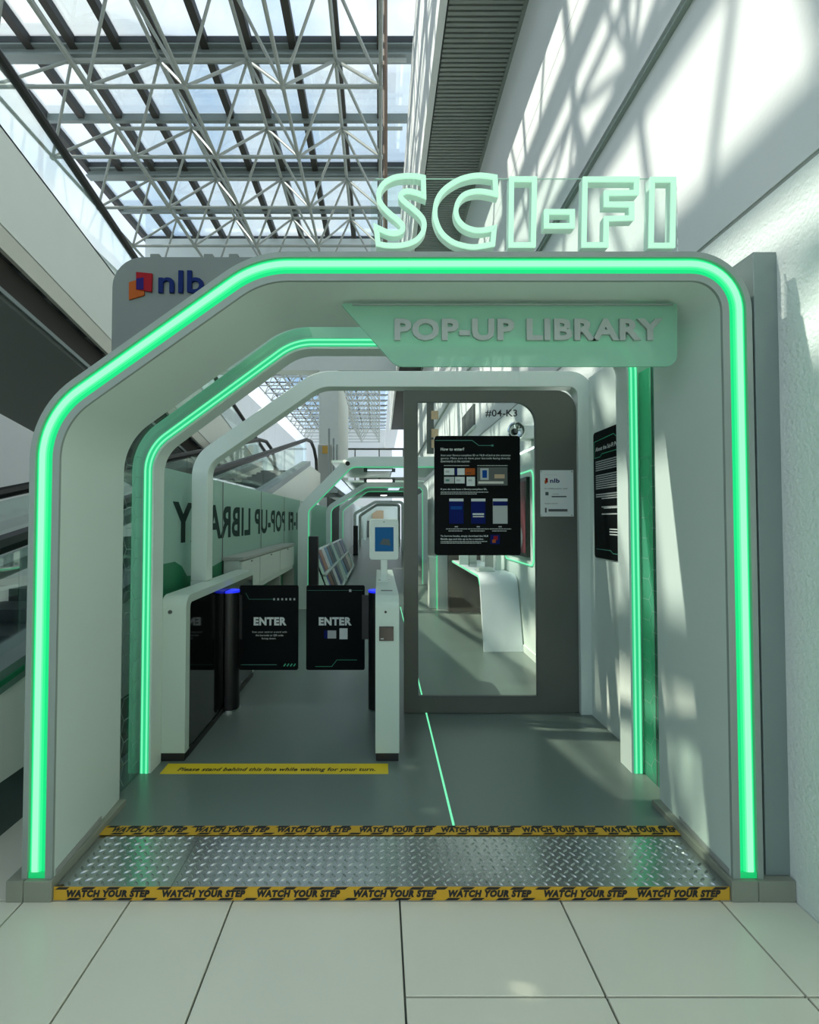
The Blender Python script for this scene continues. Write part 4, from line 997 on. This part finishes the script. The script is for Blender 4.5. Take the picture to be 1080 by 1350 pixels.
# book display stands with magazines
mcol = {}
for nm, c_ in (('navy', (.02,.04,.15)), ('brown', (.22,.09,.05)), ('charcoal', (.03,.03,.035)), ('white', (.7,.74,.74)), ('sky blue', (.10,.28,.42)), ('dark teal', (.02,.10,.12)), ('rust orange', (.35,.13,.07)), ('grey', (.25,.27,.27)), ('royal blue', (.02,.06,.35)), ('cream', (.6,.55,.45))):
    M['cover '+nm] = mat('cover '+nm, c_, .35, var=.5, vscale=14)
names = list(['navy', 'brown', 'charcoal', 'white', 'sky blue', 'dark teal', 'rust orange', 'grey', 'royal blue', 'cream'])
def stand(y0, y1, xt, ztop_, xb, lab, grp, cols, idx):
    g = thing('book_stand', ((xt+xb)/2, (y0+y1)/2, FZ), lab, 'display stand', 'slanted book stands')
    n_ = Vector((ztop_-FZ-.08, 0, xb-xt)).normalized(); zb_ = FZ+.08
    MB().prism([(0, 0), (1, 0), (1, 1), (0, 1)], lambda p: (xb+(xt-xb)*p[1], y0+(y1-y0)*p[0], zb_+(ztop_-zb_)*p[1]), lambda p: (xb+(xt-xb)*p[1]-.02, y0+(y1-y0)*p[0], zb_+(ztop_-zb_)*p[1]-.015)).build('sloping_board', 'white2', g)
    for yy_ in (y0, y1-.03): MB().prism([(xb+.02, FZ), (xt-.1, FZ), (xt-.06, ztop_+.02), (xt+.03, ztop_+.02), (xb+.06, zb_)], lambda p, a=yy_: (p[0], a, p[1]), lambda p, a=yy_: (p[0], a+.03, p[1])).build('side_panel', 'white2', g)
    for f in (0.0, .5):
        q = Vector((xb+(xt-xb)*f, 0, zb_+(ztop_-zb_)*f)); MB().box(q.x, q.x+.05, y0, y1, q.z-.01, q.z+.012).build('ledge', 'white2', g)
    m = len(cols)//2; stepy = (y1-y0-.1)/m
    for r in range(2):
        for k in range(m):
            ya_ = y0+.06+k*stepy; f0 = .5*r+.03; f1 = .5*r+.45; nm = cols[r*m+k]
            P_ = [(ya_, f0), (ya_+stepy*.86, f0), (ya_+stepy*.86, f1), (ya_, f1)]
            o = MB().prism(P_, lambda p: (xb+(xt-xb)*p[1]+n_.x*.003, p[0], zb_+(ztop_-zb_)*p[1]+n_.z*.003), lambda p: (xb+(xt-xb)*p[1]+n_.x*.016, p[0], zb_+(ztop_-zb_)*p[1]+n_.z*.016)).build('magazine', 'cover '+nm)
            tag(o, '%s covered magazine on the %s row of the %s slanted stand' % (nm, ('lower', 'upper')[r], idx), 'magazine', grp)
stand(7.95, 10.66, -1.04, .92, -.74, 'nearer slanted white book stand on the left of the tunnel', 'magazines on the nearer stand', ['royal blue', 'brown', 'charcoal', 'white', 'navy', 'grey', 'navy', 'rust orange', 'white', 'sky blue', 'charcoal', 'dark teal'], 'nearer')
stand(10.96, 14.06, -1.05, .90, -.74, 'farther slanted white book stand on the left of the tunnel', 'magazines on the farther stand', ['sky blue', 'charcoal', 'cream', 'dark teal', 'grey', 'navy'], 'farther')
g = thing('wall_poster', (-1.4, 9.6, 1.1), 'pale poster with a blue bottle shape on the green wall past the tunnel arch', 'poster')
MB().box(-1.419, -1.405, 8.95, 10.4, 1.1, 1.74).build('sheet', 'white2', g); MB().pyz([(9.2,1.15),(9.75,1.15),(9.75,1.45),(9.58,1.55),(9.56,1.66),(9.42,1.66),(9.38,1.55),(9.2,1.45)], -1.404, -1.402).build('blue_shape', 'midblue', g)
MB().box(-1.404, -1.402, 9.9, 10.1, 1.15, 1.5).build('brown_shape', 'beige', g)
# ================================================================== RIGHT SIDE BEHIND THE DOOR
kr = thing('wall_right', (1.5, 6, FZ), kind='structure')
MB().box(1.49, 1.525, Y3+.13, 7.6, FZ, 2.12).build('wall_panel', 'white', kr); MB().box(1.478, 1.49, Y3+.13, 7.6, FZ, .12).build('skirting', 'white2', kr)
tag(MB().box(1.482, 1.489, Y3+.13, 6.2, 2.09, 2.105).build('wall_light_line', 'tubelamp'), 'thin white light line along the top of the right kiosk wall', 'light strip')
rr = rrect(4.86, 5.95, .96, 1.88, .08); ro = offset_closed(rr, -.012)
n_ = len(rr)
mb = MB().add([(1.478,p[0],p[1]) for p in rr]+[(1.478,p[0],p[1]) for p in ro]+[(1.489,p[0],p[1]) for p in rr]+[(1.489,p[0],p[1]) for p in ro],
   [t for i in range(n_) for k in [(i+1) % n_] for t in ((i,k,n_+k,n_+i),(i,2*n_+i,2*n_+k,k),(n_+i,n_+k,3*n_+k,3*n_+i))])
tag(mb.build('light_outline', 'ledthin'), 'rounded green light outline around the red poster on the right kiosk wall', 'light strip')
g = thing('framed_poster', (1.47, 5.4, 1.02), 'dark framed red poster on the kiosk wall seen through the door glass', 'poster')
MB().box(1.455, 1.489, 4.98, 5.82, 1.03, 1.83).build('frame', 'black', g, bevel=.004); MB().box(1.452, 1.456, 5.02, 5.78, 1.07, 1.79).build('picture', 'picture', g)
MB().lathe([(.13, 0), (.10, -.002)], (1.452, 5.25, 1.22), 20, 'X').build('pale_disc', 'ink_g', g)
# pier, cabinet front and counter
px_ = at(590, 800, 7.5)[0]
tag(MB().box(px_+.02, 1.49, 7.45, 7.62, FZ, 1.25).build('counter_pier', 'darkwood'), 'dark brown laminate pier closing the far end of the white counter', 'pier')
tag(MB().box(.76, .875, 7.72, 7.95, FZ, .84).build('pedestal', 'white2', bevel=.01), 'low white pedestal beside the right foot of the nearest tunnel arch', 'pedestal')
cxl, cxr = 1.075, 1.476
ct = thing('counter', (1.28, 6.3, FZ), 'white counter with a curved waterfall end and green lit edge behind the door glass', 'counter')
pts_ = fillet([(5.20, FZ+.001), (5.42, .81), (7.44, .81)], [.16], 10); low = offset(pts_, -.035)
low[0] = (5.235, FZ+.001)
MB().pyz(pts_+low[::-1], cxl, cxr).build('waterfall_top', 'counter', ct, smooth=True)
ed = offset(pts_, -.008); ed2 = offset(pts_, -.024)
MB().pyz(ed[2:]+ed2[2:][::-1], cxl-.006, cxl-.0002).build('led_edge', 'ledthin', ct)
for k, (x, y, w, d2, h, mm, lab) in enumerate(((1.22, 5.85, .17, .15, .045, 'white2', 'white display block at the front of the counter'), (1.36, 6.25, .05, .05, .28, 'worktop', 'tall grey display stand at the back of the counter'),
        (1.18, 6.4, .05, .05, .2, 'chrome', 'slim chrome display stand in the middle of the counter'), (1.40, 5.98, .03, .12, .30, 'white2', 'upright white card on the counter near the wall'), (1.12, 6.7, .06, .06, .12, 'white', 'small white cup shaped holder on the far left of the counter'), (1.24, 6.9, .08, .08, .22, 'ink_w', 'pale upright box at the far end of the counter'))):
    g = thing('display_item', (x, y, .81), lab, 'display stand')
    MB().box(x-w/2 if w > .1 else x-w, x+w/2 if w > .1 else x+w, y-d2/2, y+d2/2, .8105, .8105+h).build('body', mm, g, bevel=.006)
    MB().box(x-w*.6, x+w*.6, y-d2*.6, y+d2*.6, .8105, .818).build('base', 'chrome', g)
# loudspeaker on the mall wall
p = at(683, 569, 4.9)
g = thing('loudspeaker', p, 'round silver loudspeaker on a pale bracket high behind the door glass', 'loudspeaker')
MB().box(p[0]+.015, 1.529, 4.86, 5.06, p[2]-.07, p[2]+.06).build('bracket', 'pillar', g, bevel=.01)
MB().lathe([(.04, .12), (.08, .0), (.088, -.02), (.076, -.025), (.062, .0), (.02, .02)], (p[0]-.03, 4.86, p[2]), 24, 'Y').build('horn', 'chrome', g, smooth=True)
MB().lathe([(.022, .0), (.018, -.015)], (p[0]-.03, 4.862, p[2]), 16, 'Y').build('driver_cap', 'darkgrey', g, smooth=True)
# signs on the mall wall further along
g = thing('wall_sign', (1.52, 8.5, 2.93), 'dark grey blank sign panel on the white mall wall behind the door', 'sign')
MB().box(1.50, 1.529, 7.98, 9.1, 2.92, 3.25).build('panel', 'darkgrey', g); MB().box(1.495, 1.53, 7.9, 9.2, 2.86, 2.9).build('ledge', 'white2', g)
g = thing('hanging_banner', (1.0, 11, 2.6), 'dark hanging sign with small beige plates seen at the top left of the door glass', 'sign')
a = at(563, 590, 11); b = at(572, 531, 11)
MB().box(a[0], b[0], 11, 11.06, 2.85, b[2]+.3).build('panel', 'darkgrey', g); MB().box(b[0], 1.529, 11.01, 11.05, b[2]+.1, b[2]+.2).build('bracket', 'darkgrey', g)
for y in (547, 571, 585):
    q = at(572, y, 10.95); MB().box(q[0]-.05, q[0]+.1, 10.94, 10.99, q[2]-.09, q[2]+.09).build('plate', 'beige', g)
